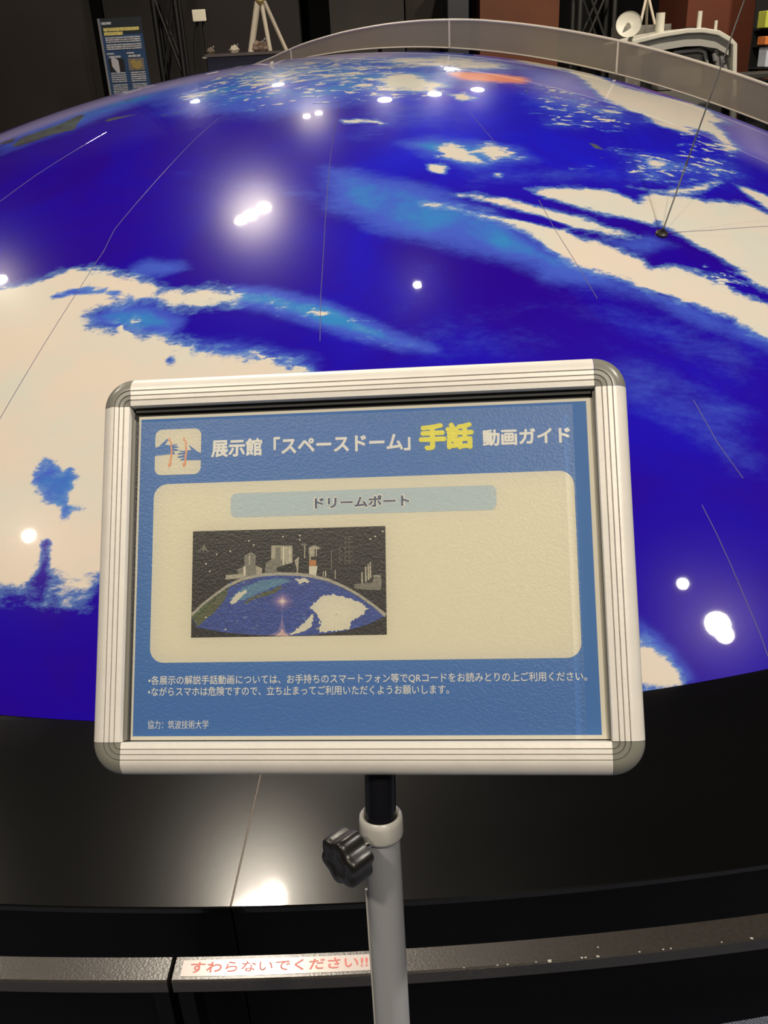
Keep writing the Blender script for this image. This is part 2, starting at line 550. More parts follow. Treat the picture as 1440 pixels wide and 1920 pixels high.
SPECK = [           # scattered small clouds
    (R2([(530, 150), (640, 165), (780, 220), (900, 280), (1000, 320), (900, 330), (700, 320), (600, 290), (560, 230)]), 1.0, .12),
    (R2([(1120, 330), (1290, 400), (1310, 500), (1180, 500), (1080, 420)]), 1.0, .08),
    (R2([(820, 400), (1290, 440), (1300, 520), (900, 520)]), .75, .1),
    (R2([(500, 460), (820, 440), (860, 500), (520, 510)]), .6, .08),
    (R2([(60, 370), (520, 380), (560, 450), (150, 440)]), .5, .08),
    (R2([(1180, 830), (1330, 870), (1400, 980), (1280, 960)]), .9, .04),
    (R2([(380, 220), (440, 225), (430, 265), (390, 270)]), .8, .05),
    (R2([(-40, 140), (300, 180), (340, 215), (100, 215), (-40, 205)]), .9, .1),
    ([(400, 145), (480, 126), (600, 108), (740, 100), (740, 190), (600, 200), (500, 215), (380, 200), (330, 180)], 1.0, .15),
    (L2([(440, 1000), (540, 985), (560, 1040), (460, 1050)]), .9, .03),
    (L2([(760, 1110), (960, 1130), (1120, 1170), (1000, 1190), (800, 1160)]), .9, .04),
    (L2([(880, 890), (1000, 900), (1240, 950), (1440, 1040), (1560, 1090), (1420, 1085), (1230, 1010), (1000, 960)]), .8, .05),
    ([(640, 215), (760, 215), (800, 260), (640, 290)], .4, .1),
]
BRIGHT = [          # livelier blue of the right and middle ocean
    (R2([(-60, 190), (500, 150), (900, 260), (1200, 330), (1440, 420), (1440, 560), (900, 560), (200, 560), (-100, 480)]), .8, .3),
    ([(600, 440), (720, 400), (740, 560), (760, 660), (640, 690), (620, 560)], .45, .15),
    ([(720, 640), (1440, 640), (1440, 900), (1200, 860)], .35, .2),
]


def paint(P, items, base, widen=1.0):
    f = np.array(base, dtype=float)
    for poly, lev, soft in items:
        soft = soft * widen
        pl = np.array([on_dome(*p)[:2] for p in poly])
        lo, hi = pl.min(0) - soft * 2, pl.max(0) + soft * 2
        idx = np.nonzero(((P >= lo) & (P <= hi)).all(1))[0]
        if not len(idx):
            continue
        k = np.clip(.5 + .5 * sdf(P[idx], pl) / soft, 0, 1)
        k = k * k * (3 - 2 * k)
        if lev >= 0:
            f[idx] = np.maximum(f[idx], k * lev)
        else:
            f[idx] = f[idx] * (1 - k * (-lev))
    return f


def dome_material():
    m = bpy.data.materials.new('printed_globe_under_clear_acrylic')
    m.use_nodes = True
    nt = m.node_tree
    N, Lk = nt.nodes, nt.links
    b = N['Principled BSDF']
    tc = N.new('ShaderNodeTexCoord')

    def noise(scale, detail, rough, stretch=None, dist=0.0):
        n = N.new('ShaderNodeTexNoise')
        n.inputs['Scale'].default_value = scale
        n.inputs['Detail'].default_value = detail
        n.inputs['Roughness'].default_value = rough
        n.inputs['Distortion'].default_value = dist
        if stretch:
            mp = N.new('ShaderNodeMapping')
            mp.inputs['Rotation'].default_value = (0, 0, math.radians(stretch[0]))
            mp.inputs['Scale'].default_value = stretch[1]
            Lk.new(tc.outputs['Object'], mp.inputs['Vector'])
            Lk.new(mp.outputs[0], n.inputs['Vector'])
        else:
            Lk.new(tc.outputs['Object'], n.inputs['Vector'])
        return n.outputs['Fac']

    def math_(op, a, c=None, d=None):
        n = N.new('ShaderNodeMath')
        n.operation = op
        for i, v in enumerate((a, c, d)):
            if v is None:
                continue
            if isinstance(v, (int, float)):
                n.inputs[i].default_value = v
            else:
                Lk.new(v, n.inputs[i])
        return n.outputs[0]

    def rng(v, a, c, o0=0.0, o1=1.0, smooth=True):
        n = N.new('ShaderNodeMapRange')
        n.interpolation_type = 'SMOOTHSTEP' if smooth else 'LINEAR'
        for i, x in ((1, a), (2, c), (3, o0), (4, o1)):
            n.inputs[i].default_value = x
        Lk.new(v, n.inputs[0])
        return n.outputs[0]

    def attr(nm):
        n = N.new('ShaderNodeAttribute')
        n.attribute_name = nm
        return n.outputs['Fac']

    def mix(f, a, c):
        n = N.new('ShaderNodeMix')
        n.data_type = 'RGBA'
        if isinstance(f, (int, float)):
            n.inputs[0].default_value = f
        else:
            Lk.new(f, n.inputs[0])
        for i, v in ((6, a), (7, c)):
            if isinstance(v, tuple):
                n.inputs[i].default_value = (*lin(v), 1)
            else:
                Lk.new(v, n.inputs[i])
        return n.outputs[2]

    fine = noise(8, 12, .74, (28, (.6, 1.15, 1)), .3)
    fine2 = noise(40, 8, .75, (28, (.55, 1.1, 1)))
    broad = noise(1.6, 6, .6, None, .8)
    det = math_('ADD', math_('MULTIPLY', math_('SUBTRACT', fine, .5), 1.7), math_('MULTIPLY', math_('SUBTRACT', fine2, .5), 1.0))

    ocean = mix(rng(broad, .35, .65), (44, 10, 158), (36, 12, 178))
    ocean = mix(math_('MULTIPLY', attr('bright'), rng(broad, .3, .7, .5, 1.0)), ocean, (32, 40, 246))
    hz = math_('ADD', attr('haze'), math_('MULTIPLY', det, .42))
    hz = math_('MULTIPLY', rng(hz, .12, .72), math_('MINIMUM', math_('MULTIPLY', attr('haze'), 3.0), 1.0))
    hcol = mix(rng(math_('ADD', attr('haze'), math_('MULTIPLY', math_('SUBTRACT', noise(5, 6, .65), .5), .9)), .62, .98), (76, 104, 222), (60, 150, 218))
    c = mix(math_('MULTIPLY', hz, .92), ocean, hcol)
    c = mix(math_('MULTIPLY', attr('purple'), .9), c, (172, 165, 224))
    ld = rng(math_('ADD', attr('land'), math_('MULTIPLY', det, .6)), .40, .58)
    lcol = mix(rng(fine, .4, .6), (80, 70, 54), (98, 108, 86))
    c = mix(math_('MULTIPLY', ld, .9), c, lcol)
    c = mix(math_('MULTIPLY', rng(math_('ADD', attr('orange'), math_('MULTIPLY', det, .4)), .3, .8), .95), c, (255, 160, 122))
    cl = math_('ADD', attr('cloud'), math_('MULTIPLY', det, math_('MINIMUM', math_('ADD', .1, math_('MULTIPLY', attr('cloud'), 3)), .72)))
    cl = math_('ADD', cl, math_('MULTIPLY', attr('speck'), rng(noise(24, 5, .6, (20, (.6, 1.2, 1)), .5), .52, .66, 0, .75)))
    thin = rng(cl, .24, .58)
    c = mix(math_('MULTIPLY', thin, .65), c, (118, 168, 222))
    wcol = mix(rng(noise(4, 6, .6), .35, .7), (238, 224, 208), (226, 226, 214))
    c = mix(rng(cl, .47, .66), c, wcol)
    Lk.new(c, b.inputs['Base Color'])
    b.inputs['Roughness'].default_value = .24
    b.inputs['Specular IOR Level'].default_value = .034
    b.inputs['Coat Weight'].default_value = 1.0
    b.inputs['Coat Roughness'].default_value = .024
    b.inputs['Specular Tint'].default_value = (1, .78, .80, 1)
    b.inputs['Coat IOR'].default_value = 1.45
    # hairline scratches of the acrylic widen its highlights
    sc = noise(55, 3, .6, (60, (.2, 2.2, 1)))
    bp = N.new('ShaderNodeBump')
    bp.inputs['Strength'].default_value = .02
    bp.inputs['Distance'].default_value = .002
    Lk.new(sc, bp.inputs['Height'])
    Lk.new(bp.outputs[0], b.inputs['Normal'])
    return m


globe = thing('globe_dome', 'huge glossy blue earth dome with white clouds on a black plinth', 'globe', (GX, GY, 0))
shell = obj('globe_shell', build_dome_mesh(), dome_material(), globe, smooth=True, angle=80)
shell['label'] = 'printed blue ocean surface with white clouds'
me = shell.data
nv = len(me.vertices)
co = np.empty(nv * 3)
me.vertices.foreach_get('co', co)
P2 = co.reshape(-1, 3)[:, :2] + np.array([GX, GY])
cloud = paint(P2, CLOUDS, np.zeros(nv), 1.25)
for poly, lev, soft in HOLES:
    cloud = paint(P2, [(poly, -lev, soft)], cloud, 1.0)
for nm, val in (('cloud', cloud), ('haze', paint(P2, HAZE, np.zeros(nv))), ('land', paint(P2, LAND, np.zeros(nv))),
                ('orange', paint(P2, ORANGE_GLARE, np.zeros(nv))), ('purple', paint(P2, PURPLE, np.zeros(nv))),
                ('bright', paint(P2, BRIGHT, np.zeros(nv))), ('speck', paint(P2, SPECK, np.zeros(nv)))):
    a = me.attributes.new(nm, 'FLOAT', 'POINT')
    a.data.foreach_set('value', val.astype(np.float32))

SEAMS = [
    [(-20, 820), (0, 785), (50, 700), (105, 610), (150, 540), (195, 470), (215, 430), (270, 365), (312, 318), (365, 262), (410, 222)],
    [(636, 192), (631, 225), (625, 255), (617, 320), (612, 385), (608, 445), (605, 500), (601, 560), (600, 640)],
    [(636, 192), (610, 193), (585, 195)],
    [(0, 378), (70, 327), (140, 283), (200, 248)],
    [(882, 212), (905, 240), (935, 275)],
    [(1010, 375), (1040, 430), (1075, 485), (1120, 560)],
    [(1300, 750), (1345, 830), (1393, 897)],
    [(1316, 947), (1343, 1000), (1370, 1059), (1400, 1130), (1424, 1186), (1445, 1245)],
    [(1245, 437), (1330, 432), (1445, 424)],
]
for sm in SEAMS:
    pts = [on_dome(*p) for p in sm]
    dense = []
    for a, b in zip(pts, pts[1:]):
        n = max(2, int((b - a).length / .05))
        for k in range(n):
            q = a.lerp(b, k / n)
            dense.append(DOME_C + (q - DOME_C).normalized() * (DOME_R + .0002))
    dense.append(DOME_C + (pts[-1] - DOME_C).normalized() * (DOME_R + .0002))
    obj('panel_seam', tb(dense, .0009, 6), M_seam, globe, smooth=True)

# plinth: flat gloss ring panels in front of the globe, faces below them
PCX, PCY, PR, PZ = -.037, 6.246, 5.291, .372


def ring_pt(x):
    return Vector((x, PCY - math.sqrt(PR ** 2 - (x - PCX) ** 2), PZ))


def edge_pt(x):
    z = edge_z(x)
    re = math.sqrt(DOME_R ** 2 - (z - DOME_C.z) ** 2)
    return Vector((x, GY - math.sqrt(re ** 2 - (x - GX) ** 2), z))


seam_f = on_z(432, 1702, PZ).x
seam_b = on_z(490, 1455, EDGE_Z + .003).x
_sb = on_z(490, 1455, EDGE_Z + .003)
# the seam runs straight on to the globe's edge
_sf = ring_pt(seam_f)
_dir = (_sb - _sf)
seam_b = _sf.x + _dir.x / _dir.y * (1.42 - _sf.y)
CUTS = [(-2.5, -2.2), (-1.1, -1.0), (seam_f, seam_b), (1.02, .93), (2.5, 2.2)]
for i, ((f0, b0), (f1, b1)) in enumerate(zip(CUTS, CUTS[1:])):
    g = .0016
    bm = bmesh.new()
    n = 24
    rows = []
    for k in range(n + 1):
        t = k / n
        pf = ring_pt(f0 + g + (f1 - f0 - 2 * g) * t)
        pb = edge_pt(b0 + g + (b1 - b0 - 2 * g) * t)
        pb.z -= .001
        pb.y += .004
        rows.append([bm.verts.new(p) for p in (pf + Vector((0, .002, -.014)), pf + Vector((0, 0, -.002)), pf + Vector((0, .002, 0)),
                                               pf.lerp(pb, .33), pf.lerp(pb, .66), pb, pb + Vector((0, 0, -.02)))])
    for r0, r1 in zip(rows, rows[1:]):
        for a, b in zip(range(6), range(1, 7)):
            bm.faces.new((r0[a], r1[a], r1[b], r0[b]))
    o = obj('plinth_panel', bm, M_black, globe, smooth=True, angle=25)
    # vertical face under it
    bm = bmesh.new()
    rows = []
    for k in range(n + 1):
        t = k / n
        pf = ring_pt(f0 + g + (f1 - f0 - 2 * g) * t)
        rows.append([bm.verts.new(p) for p in ((pf.x, pf.y + .004, PZ - .015), (pf.x, pf.y - .002, .0), (pf.x, pf.y + .04, .0),
                                               (pf.x, pf.y + .04, PZ - .015))])
    for r0, r1 in zip(rows, rows[1:]):
        for a, b in ((0, 1), (1, 2), (2, 3), (3, 0)):
            bm.faces.new((r0[a], r0[b], r1[b], r1[a]))
    bmesh.ops.recalc_face_normals(bm, faces=bm.faces)
    obj('plinth_face', bm, M_face, globe, smooth=True, angle=30)
# pale filler strips showing in the gaps between the panels
for (f0, b0) in CUTS[1:-1]:
    pf, pb = ring_pt(f0), edge_pt(b0)
    obj('joint_strip', tb([pf + Vector((0, .003, -.0015)), pf.lerp(pb, .5) + Vector((0, 0, -.0015)), pb + Vector((0, 0, -.0025))], .0017, 8),
        mat('grey_joint_filler', linear=(.3, .26, .21), rough=.4), globe, smooth=True)
# straight back wall and the curved skirt closing the dome
bm = bmesh.new()
xs = [-2.62 + 5.3 * k / 60 for k in range(61)]
prev = None
for x in xs:
    y = 5.25 - x
    q = DOME_R ** 2 - (x - GX) ** 2 - (y - GY) ** 2
    z = DOME_C.z + math.sqrt(q)
    if z < EDGE_Z - .02:
        prev = None
        continue
    cur = (bm.verts.new((x, y, 0)), bm.verts.new((x, y, z - .002)))
    if prev:
        bm.faces.new((prev[0], cur[0], cur[1], prev[1]))
    prev = cur
obj('back_wall', bm, M_face, globe)
bm = bmesh.new()
prev = None
for k in range(161):
    a = 2 * PI * k / 160
    re = 3.70
    x, y = GX + re * math.cos(a), GY + re * math.sin(a)
    if x + y > 5.25:
        prev = None
        continue
    cur = (bm.verts.new((x, y, 0)), bm.verts.new((x, y, edge_z(x) - .004)))
    if prev:
        bm.faces.new((prev[0], cur[0], cur[1], prev[1]))
    prev = cur
obj('skirt', bm, M_face, globe, smooth=True)

# ------------------------------------------------------------------ arched acrylic barrier along the back edge
def acrylic():
    m = bpy.data.materials.new('smoked_acrylic')
    m.use_nodes = True
    nt = m.node_tree
    N, Lk = nt.nodes, nt.links
    b = N['Principled BSDF']
    b.inputs['Base Color'].default_value = (.47, .43, .36, 1)
    b.inputs['Roughness'].default_value = .25
    tr = N.new('ShaderNodeBsdfTransparent')
    tr.inputs[0].default_value = (.9, .86, .8, 1)
    tl = N.new('ShaderNodeBsdfTranslucent')
    tl.inputs[0].default_value = (.5, .43, .35, 1)
    m1 = N.new('ShaderNodeMixShader')
    m1.inputs[0].default_value = .45
    Lk.new(b.outputs[0], m1.inputs[1])
    Lk.new(tl.outputs[0], m1.inputs[2])
    m2 = N.new('ShaderNodeMixShader')
    m2.inputs[0].default_value = .42
    Lk.new(m1.outputs[0], m2.inputs[1])
    Lk.new(tr.outputs[0], m2.inputs[2])
    Lk.new(m2.outputs[0], N['Material Output'].inputs[0])
    return m


M_acr = acrylic()
M_acredge = mat('lit_acrylic_edge', linear=(.62, .56, .47), rough=.3)  # brightness of the lit edge is put into this paler colour
BK = 5.30                                       # the barrier stands in the upright plane x + y = BK
DN = Vector((1, 1, 0)).normalized()
DX = Vector((1, -1, 0)).normalized()
BC = Vector((BK / 2, BK / 2, 0)) + DX * ((DOME_C.x - DOME_C.y) / 2 * math.sqrt(2))
BC.z = DOME_C.z
_off = abs((DOME_C.x + DOME_C.y - BK) / math.sqrt(2))


def b_top(s):
    # height over the globe, falling away towards the far left end
    ts = [(-2.0, .012), (-.86, .058), (-.57, .086), (-.24, .107), (.07, .122), (.3, .131), (.64, .139), (3.2, .139)]
    for (a, va), (c, vc) in zip(ts, ts[1:]):
        if s <= c:
            return va + (vc - va) * max(0, (s - a)) / (c - a)
    return .139


def arc_pt(s, h):
    """point of the barrier plane: s metres along it from the crown, h above the globe's surface"""
    R_ = math.sqrt((DOME_R + h) ** 2 - _off ** 2)
    a = s / R_
    return BC + DX * (R_ * math.sin(a)) + Vector((0, 0, R_ * math.cos(a)))


def s_of(px, py):
    d = ray(px, py)
    t = (BK - CAM.x - CAM.y) / (d.x + d.y)
    p = CAM + d * t - BC
    return math.atan2(p.dot(DX), p.z) * DOME_R


barrier = thing('acrylic_barrier', 'arched smoky clear barrier standing along the far edge of the blue dome', 'barrier', (BK / 2, BK / 2, 0))
joints = [-1.9, s_of(545, 100), s_of(845, 60), s_of(1156, 145), 2.9]
for s0, s1 in zip(joints, joints[1:]):
    bm = bmesh.new()
    n = 30
    rows = []
    for k in range(n + 1):
        s = s0 + .004 + (s1 - s0 - .008) * k / n
        lo, hi = arc_pt(s, .018), arc_pt(s, max(.02, b_top(s)))
        rows.append([bm.verts.new(p) for p in (lo - DN * .003, hi - DN * .003, hi + DN * .003, lo + DN * .003)])
    for r0, r1 in zip(rows, rows[1:]):
        for k in range(4):
            bm.faces.new((r0[k], r0[(k + 1) % 4], r1[(k + 1) % 4], r1[k]))
    bm.faces.new(rows[0])
    bm.faces.new(rows[-1][::-1])
    bmesh.ops.recalc_face_normals(bm, faces=bm.faces)
    obj('panel', bm, M_acr, barrier)
for nm, hh, r in (('top_edge', None, .0055), ('bottom_edge', .018, .004)):
    pts = []
    for k in range(121):
        s = -1.9 + 4.8 * k / 120
        pts.append(arc_pt(s, (max(.024, b_top(s)) if hh is None else hh)))
    obj(nm, tb(pts, r, 8), M_acredge, barrier, smooth=True)
for s in joints[1:-1]:
    obj('joint_bar', tb([arc_pt(s, .019), arc_pt(s, b_top(s))], .0055, 8), M_acredge, barrier, smooth=True)
for s in (-1.2, 0.0, 1.2, 2.4):
    # little feet carrying the barrier behind the globe
    p = arc_pt(s, .02) + DN * .012
    obj('foot', bx((p.x - .01, p.y - .01, 0), (p.x + .01, p.y + .01, p.z)), M_face, barrier)

# ------------------------------------------------------------------ rod standing on the dome
ab = on_dome(1240, 440)
an = (ab - DOME_C).normalized()
rod_top = CAM + ray(1396, 0) * ((ab - CAM).dot(FWD) + .05)
rd = (rod_top - ab).normalized()
rod = thing('antenna_rod', 'thin dark rod standing on the blue dome over its white cloud band', 'rod', tuple(ab))
bm = bmesh.new()
lathe(bm, [(0, -.004), (.017, -.003), (.0185, 0), (.0185, .006), (.015, .0095), (.006, .011), (.0045, .02), (0, .021)], frame_from_axis(ab, an), 28)
obj('base_disc', bm, mat('dark_bronze_foot', linear=(.03, .026, .02), rough=.4), rod, smooth=True)
brk = ab + rd * ((rod_top - ab).length * .3)
obj('lower_rod', tb([ab + an * .01, brk], .0022, 10), mat('grey_rod', linear=(.09, .09, .08), rough=.4), rod, smooth=True)
obj('upper_rod', tb([brk, rod_top + rd * .35], .0022, 10), mat('black_rod', linear=(.01, .01, .009), rough=.4), rod, smooth=True)
obj('ferrule', tb([brk - rd * .006, brk + rd * .006], .0032, 10), mat('black_rod_ferrule', linear=(.01, .01, .009), rough=.4), rod, smooth=True)

# ------------------------------------------------------------------ low guard rails in front of the plinth
RC = Vector((-.057, 7.125, 0))
RB, RF, RZ, RT = 6.240, 6.2845, .36, .023


def rail_pt(x, R_, z):
    # the bar's top rises a little towards the visitor
    z = z + .0050 * (R_ - RB) / (RF - RB) if z > .25 else z
    return Vector((x, RC.y - math.sqrt(R_ ** 2 - (x - RC.x) ** 2), z))


xg0 = on_z(318, 1820, RZ).x
xg1 = on_z(327, 1820, RZ).x


def guard_rail(x0, x1, legs, label):
    t = thing('guard_rail', label, 'rail', (x0, rail_pt(x0, RF, 0).y, 0), 'low rails before the dome')
    bm = bmesh.new()
    n = 40
    rows = []
    for k in range(n + 1):
        x = x0 + (x1 - x0) * k / n
        a, b = rail_pt(x, RF, RZ), rail_pt(x, RB, RZ)
        c = .0025
        rows.append([bm.verts.new(p) for p in (a + Vector((0, 0, -RT)), a + Vector((0, 0, -c)), a + Vector((0, c, 0)),
                                               b + Vector((0, -c, 0)), b + Vector((0, 0, -c)), b + Vector((0, 0, -RT)))])
    for r0, r1 in zip(rows, rows[1:]):
        for k in range(6):
            bm.faces.new((r0[k], r0[(k + 1) % 6], r1[(k + 1) % 6], r1[k]))
    bm.faces.new(rows[0])
    bm.faces.new(rows[-1][::-1])
    bmesh.ops.recalc_face_normals(bm, faces=bm.faces)
    obj('top_bar', bm, M_rail, t, smooth=True, angle=30)
    for lx in legs:
        a, b = rail_pt(lx, RF, 0), rail_pt(lx, RB, 0)
        obj('leg', bx((lx - .011, a.y + .001, 0), (lx + .011, b.y - .001, RZ - RT)), M_face, t, bevel=.001)
    return t


guard_rail(-2.0, xg0, (xg0 - .012, -1.1, -1.9), 'low black guard rail left of the gap, without any sticker')
railR = guard_rail(xg1, 2.0, (xg1 + .016, .95, 1.9), 'long low black guard rail carrying the white warning sticker')
chips = mat('bare_metal_chips', linear=(.55, .52, .46), rough=.4)
for (px, py, r) in ((870, 1821, .0012), (933, 1815, .0011), (952, 1814, .0014), (1006, 1813, .001), (1031, 1807, .0028), (1091, 1802, .002),
                    (1099, 1804, .0016), (1121, 1801, .002), (1200, 1793, .0014), (1244, 1788, .0018), (1258, 1786, .0014), (1121, 1779, .0012),
                    (1354, 1775, .0012), (1410, 1767, .002)):
    p = on_z(px, py, RZ)
    f = rail_pt(p.x, RF, RZ)
    p.y = max(p.y, f.y + .002)
    p.z = RZ + .0050 * min(1, max(0, 1 - (p.y - f.y) / (RF - RB))) + .0002
    bm = bmesh.new()
    rr = [bm.verts.new(p + Vector((math.cos(k * PI / 3.5) * r * random.uniform(.7, 1.6), math.sin(k * PI / 3.5) * r * random.uniform(.6, 1.1), .0002)))
          for k in range(7)]
    bm.faces.new(rr)
    obj('paint_chip', bm, chips, railR)


def text_verts(s, off=0.0, res=4):
    cu = bpy.data.curves.new('t', 'FONT')
    cu.body = s
    cu.offset = off
    cu.resolution_u = res
    o = bpy.data.objects.new('t', cu)
    COL.objects.link(o)
    dg = bpy.context.evaluated_depsgraph_get()
    dg.update()
    me = bpy.data.meshes.new_from_object(o.evaluated_get(dg))
    bpy.data.objects.remove(o)
    bpy.data.curves.remove(cu)
    return me


def lettering(name, s, x0, y0, x1, y1, place, m, parent, off=0.0, label=None):
    """flat lettering filling the box x0..x1, y0..y1 of a surface; place maps (x, y) to the surface"""
    me = text_verts(s)
    bm = bmesh.new()
    n = 8 if off else 1
    for k in range(n):
        a = len(bm.verts)
        bm.from_mesh(me)
        bm.verts.ensure_lookup_table()
        if off:
            for v in bm.verts[a:]:
                v.co.z = k * 1.2e-5
                v.co.x += off * math.cos(2 * PI * k / n)
                v.co.y += off * math.sin(2 * PI * k / n)
    bpy.data.meshes.remove(me)
    xs = [v.co.x for v in bm.verts]
    ys = [v.co.y for v in bm.verts]
    ax, bx_, ay, by = min(xs), max(xs), min(ys), max(ys)
    up = place(x0, y0 + .1) - place(x0, y0)
    up = (place(x0 + (x1 - x0) * .01, y0) - place(x0, y0)).cross(up).normalized()
    for v in bm.verts:
        v.co = up * v.co.z + place(x0 + (v.co.x - ax) / (bx_ - ax) * (x1 - x0), y0 + (v.co.y - ay) / (by - ay) * (y1 - y0))
    o = obj(name, bm, m, parent)
    if label:
        o['label'] = label
    return o


M_sticker = mat('glossy_white_sticker', linear=(.66, .58, .54), rough=.25, coat=.4, coat_rough=.1)
M_red = mat('pinkish_red_ink', linear=(.78, .17, .15), rough=.4)
sx0, sx1 = on_z(335, 1812, RZ).x, on_z(712, 1808, RZ).x


def rail_place(z):
    def f(x, t):        # t across the bar, 0 front .. 1 back
        return rail_pt(x, RF + (RB - RF) * t, RZ + z)
    return f


bm = bmesh.new()
rows = []
for k in range(21):
    x = sx0 + (sx1 - sx0) * k / 20
    rows.append([bm.verts.new(rail_place(.0006)(x + (.006 if t else 0) * (k == 0), t)) for t in (.17, .8)])
for r0, r1 in zip(rows, rows[1:]):
    bm.faces.new((r0[0], r1[0], r1[1], r0[1]))
stk = obj('warning_sticker', bm, M_sticker, railR)
stk['label'] = 'white strip with pinkish red lettering'
tx0, tx1 = on_z(358, 1815, RZ).x, on_z(690, 1808, RZ).x
lettering('sticker_lettering', 'すわらないでください!!', tx0, .3, tx1, .72, rail_place(.0010), M_red, stk, .012)

# ------------------------------------------------------------------ the sign on its stand
SM = Matrix(((.9939, .0385, -.1038), (-.107, .5749, -.8112), (.0284, .8173, .5755)))
ST = Vector((-.0173, .4904, 1.2169))


def sg(x, y, z=0.0):
    """millimetres on the sign: x right, y up, z out of its face"""
    return ST + SM @ Vector((x / 1000, y / 1000, z / 1000))


ptop = sg(9.3, -60, -19)
pA = sg(9.3, -150, -19)
_d = ray(737, 1915)
pB = CAM + _d * ((pA - CAM).dot(FWD) * 1.085)
pdir = (pB - pA).normalized()
pfoot = pA + pdir * (pA.z / -pdir.z)
stand = thing('sign_stand', 'silver snap-frame sign stand holding the blue guide poster before the dome', 'sign stand', (pfoot.x, pfoot.y, 0))

PROF = [(0, -7), (0, 6.6), (.4, 7.4), (3.6, 7.8), (3.9, 7.2), (4.2, 7.2), (4.5, 7.9), (6.7, 8.0), (7.0, 7.4), (7.3, 7.4), (7.6, 8.0),
        (10.0, 8.0), (10.3, 7.4), (10.6, 7.4), (10.9, 8.0), (12.5, 7.9), (14.5, 7.3), (16.5, 6.0), (18.2, 4.0), (19.4, 1.5), (20, -1.5), (20, -7)]
GROOVES = {4, 8, 12}
X0, X1, Y0, Y1 = -148.5, 148.5, -104.6, 108.6
CG = 1.0


def sweep(a, b, out, name, m0):
    """straight rail from a to b (sign mm) with the profile growing along 'out'"""
    bm = bmesh.new()
    rows = [[bm.verts.new(sg(p[0] + out[0] * w_, p[1] + out[1] * w_, h)) for (w_, h) in PROF] for p in (a, b)]
    n = len(PROF)
    for k in range(n):
        f = bm.faces.new((rows[0][k], rows[1][k], rows[1][(k + 1) % n], rows[0][(k + 1) % n]))
        f.material_index = 1 if k in GROOVES else 0
    bm.faces.new(rows[0][::-1])
    bm.faces.new(rows[1])
    bmesh.ops.recalc_face_normals(bm, faces=bm.faces)
    return obj(name, bm, [m0, M_groove], stand, smooth=True, angle=32)


g = .25
sweep((X0 + g, Y1), (X1 - g, Y1), (0, 1), 'frame_rail', M_alu)
sweep((X0 + g, Y0), (X1 - g, Y0), (0, -1), 'frame_rail', M_alu)
sweep((X0, Y0 + g), (X0, Y1 - g), (-1, 0), 'frame_rail', M_alu)
sweep((X1, Y0 + g), (X1, Y1 - g), (1, 0), 'frame_rail', M_alu)
for (cx, cy, a0) in ((X0, Y1, 90), (X1, Y1, 0), (X1, Y0, 270), (X0, Y0, 180)):
    bm = bmesh.new()
    rows = []
    n = 18
    for k in range(n + 1):
        a = math.radians(a0 + 90 * k / n)
        rows.append([bm.verts.new(sg(cx + math.cos(a) * max(w_, .05), cy + math.sin(a) * max(w_, .05), h - (.15 if h > 0 else 0))) for (w_, h) in PROF])
    for r0, r1 in zip(rows, rows[1:]):
        for k in range(len(PROF) - 1):
            f = bm.faces.new((r0[k], r1[k], r1[k + 1], r0[k + 1]))
            f.material_index = 1 if k in GROOVES else 0
    bmesh.ops.recalc_face_normals(bm, faces=bm.faces)
    o = obj('corner_cap', bm, [M_corner, mat('corner_groove', linear=(.11, .105, .09), rough=.5)], stand, smooth=True, angle=32)
    o['label'] = 'grey plastic corner cap'


def sbox(x0, x1, y0, y1, z0, z1):
    bm = bmesh.new()
    v = [bm.verts.new(sg(x, y, z)) for x in (x0, x1) for y in (y0, y1) for z in (z0, z1)]
    for f in ((0, 1, 3, 2), (4, 6, 7, 5), (0, 4, 5, 1), (2, 3, 7, 6), (0, 2, 6, 4), (1, 5, 7, 3)):
        bm.faces.new([v[i] for i in f])
    bmesh.ops.recalc_face_normals(bm, faces=bm.faces)
    return bm


obj('back_board', sbox(X0 - 12, X1 + 12, Y0 - 12, Y1 + 12, -6.5, -1.2), M_back, stand)
# inner lips seen beside the poster
obj('inner_lip', sbox(X0, X0 + 2.6, Y0 + 1, Y1 - 8, -1.1, 3.6), M_lip, stand)
obj('inner_lip', sbox(X1 - 1.2, X1, Y0 + 1, Y1 - 2, -1.1, 3.6), M_lip, stand)
obj('inner_lip', sbox(X0 + 2, X1 - 2, Y1 - 3.0, Y1, -1.1, 2.0), M_back, stand)  # shade below the top rail is put into this lip's dark colour


def cover():
    m = bpy.data.materials.new('clear_matt_cover_sheet')
    m.use_nodes = True
    nt = m.node_tree
    N, Lk = nt.nodes, nt.links
    N.remove(N['Principled BSDF'])
    tr = N.new('ShaderNodeBsdfTransparent')
    tr.inputs[0].default_value = (.97, .975, .965, 1)
    gl = N.new('ShaderNodeBsdfAnisotropic')
    gl.inputs['Roughness'].default_value = .36
    gl.inputs['Color'].default_value = (.85, .85, .85, 1)
    fr = N.new('ShaderNodeFresnel')
    fr.inputs[0].default_value = 1.45
    tc = N.new('ShaderNodeTexCoord')
    n = N.new('ShaderNodeTexNoise')
    n.inputs['Scale'].default_value = 650
    n.inputs['Detail'].default_value = 3
    Lk.new(tc.outputs['Object'], n.inputs['Vector'])
    bp = N.new('ShaderNodeBump')
    bp.inputs['Strength'].default_value = .6
    bp.inputs['Distance'].default_value = .0006
    Lk.new(n.outputs['Fac'], bp.inputs['Height'])
    Lk.new(bp.outputs[0], gl.inputs['Normal'])
    mx = N.new('ShaderNodeMixShader')
    Lk.new(fr.outputs[0], mx.inputs[0])
    Lk.new(tr.outputs[0], mx.inputs[1])
    Lk.new(gl.outputs[0], mx.inputs[2])
    Lk.new(mx.outputs[0], N['Material Output'].inputs[0])
    return m


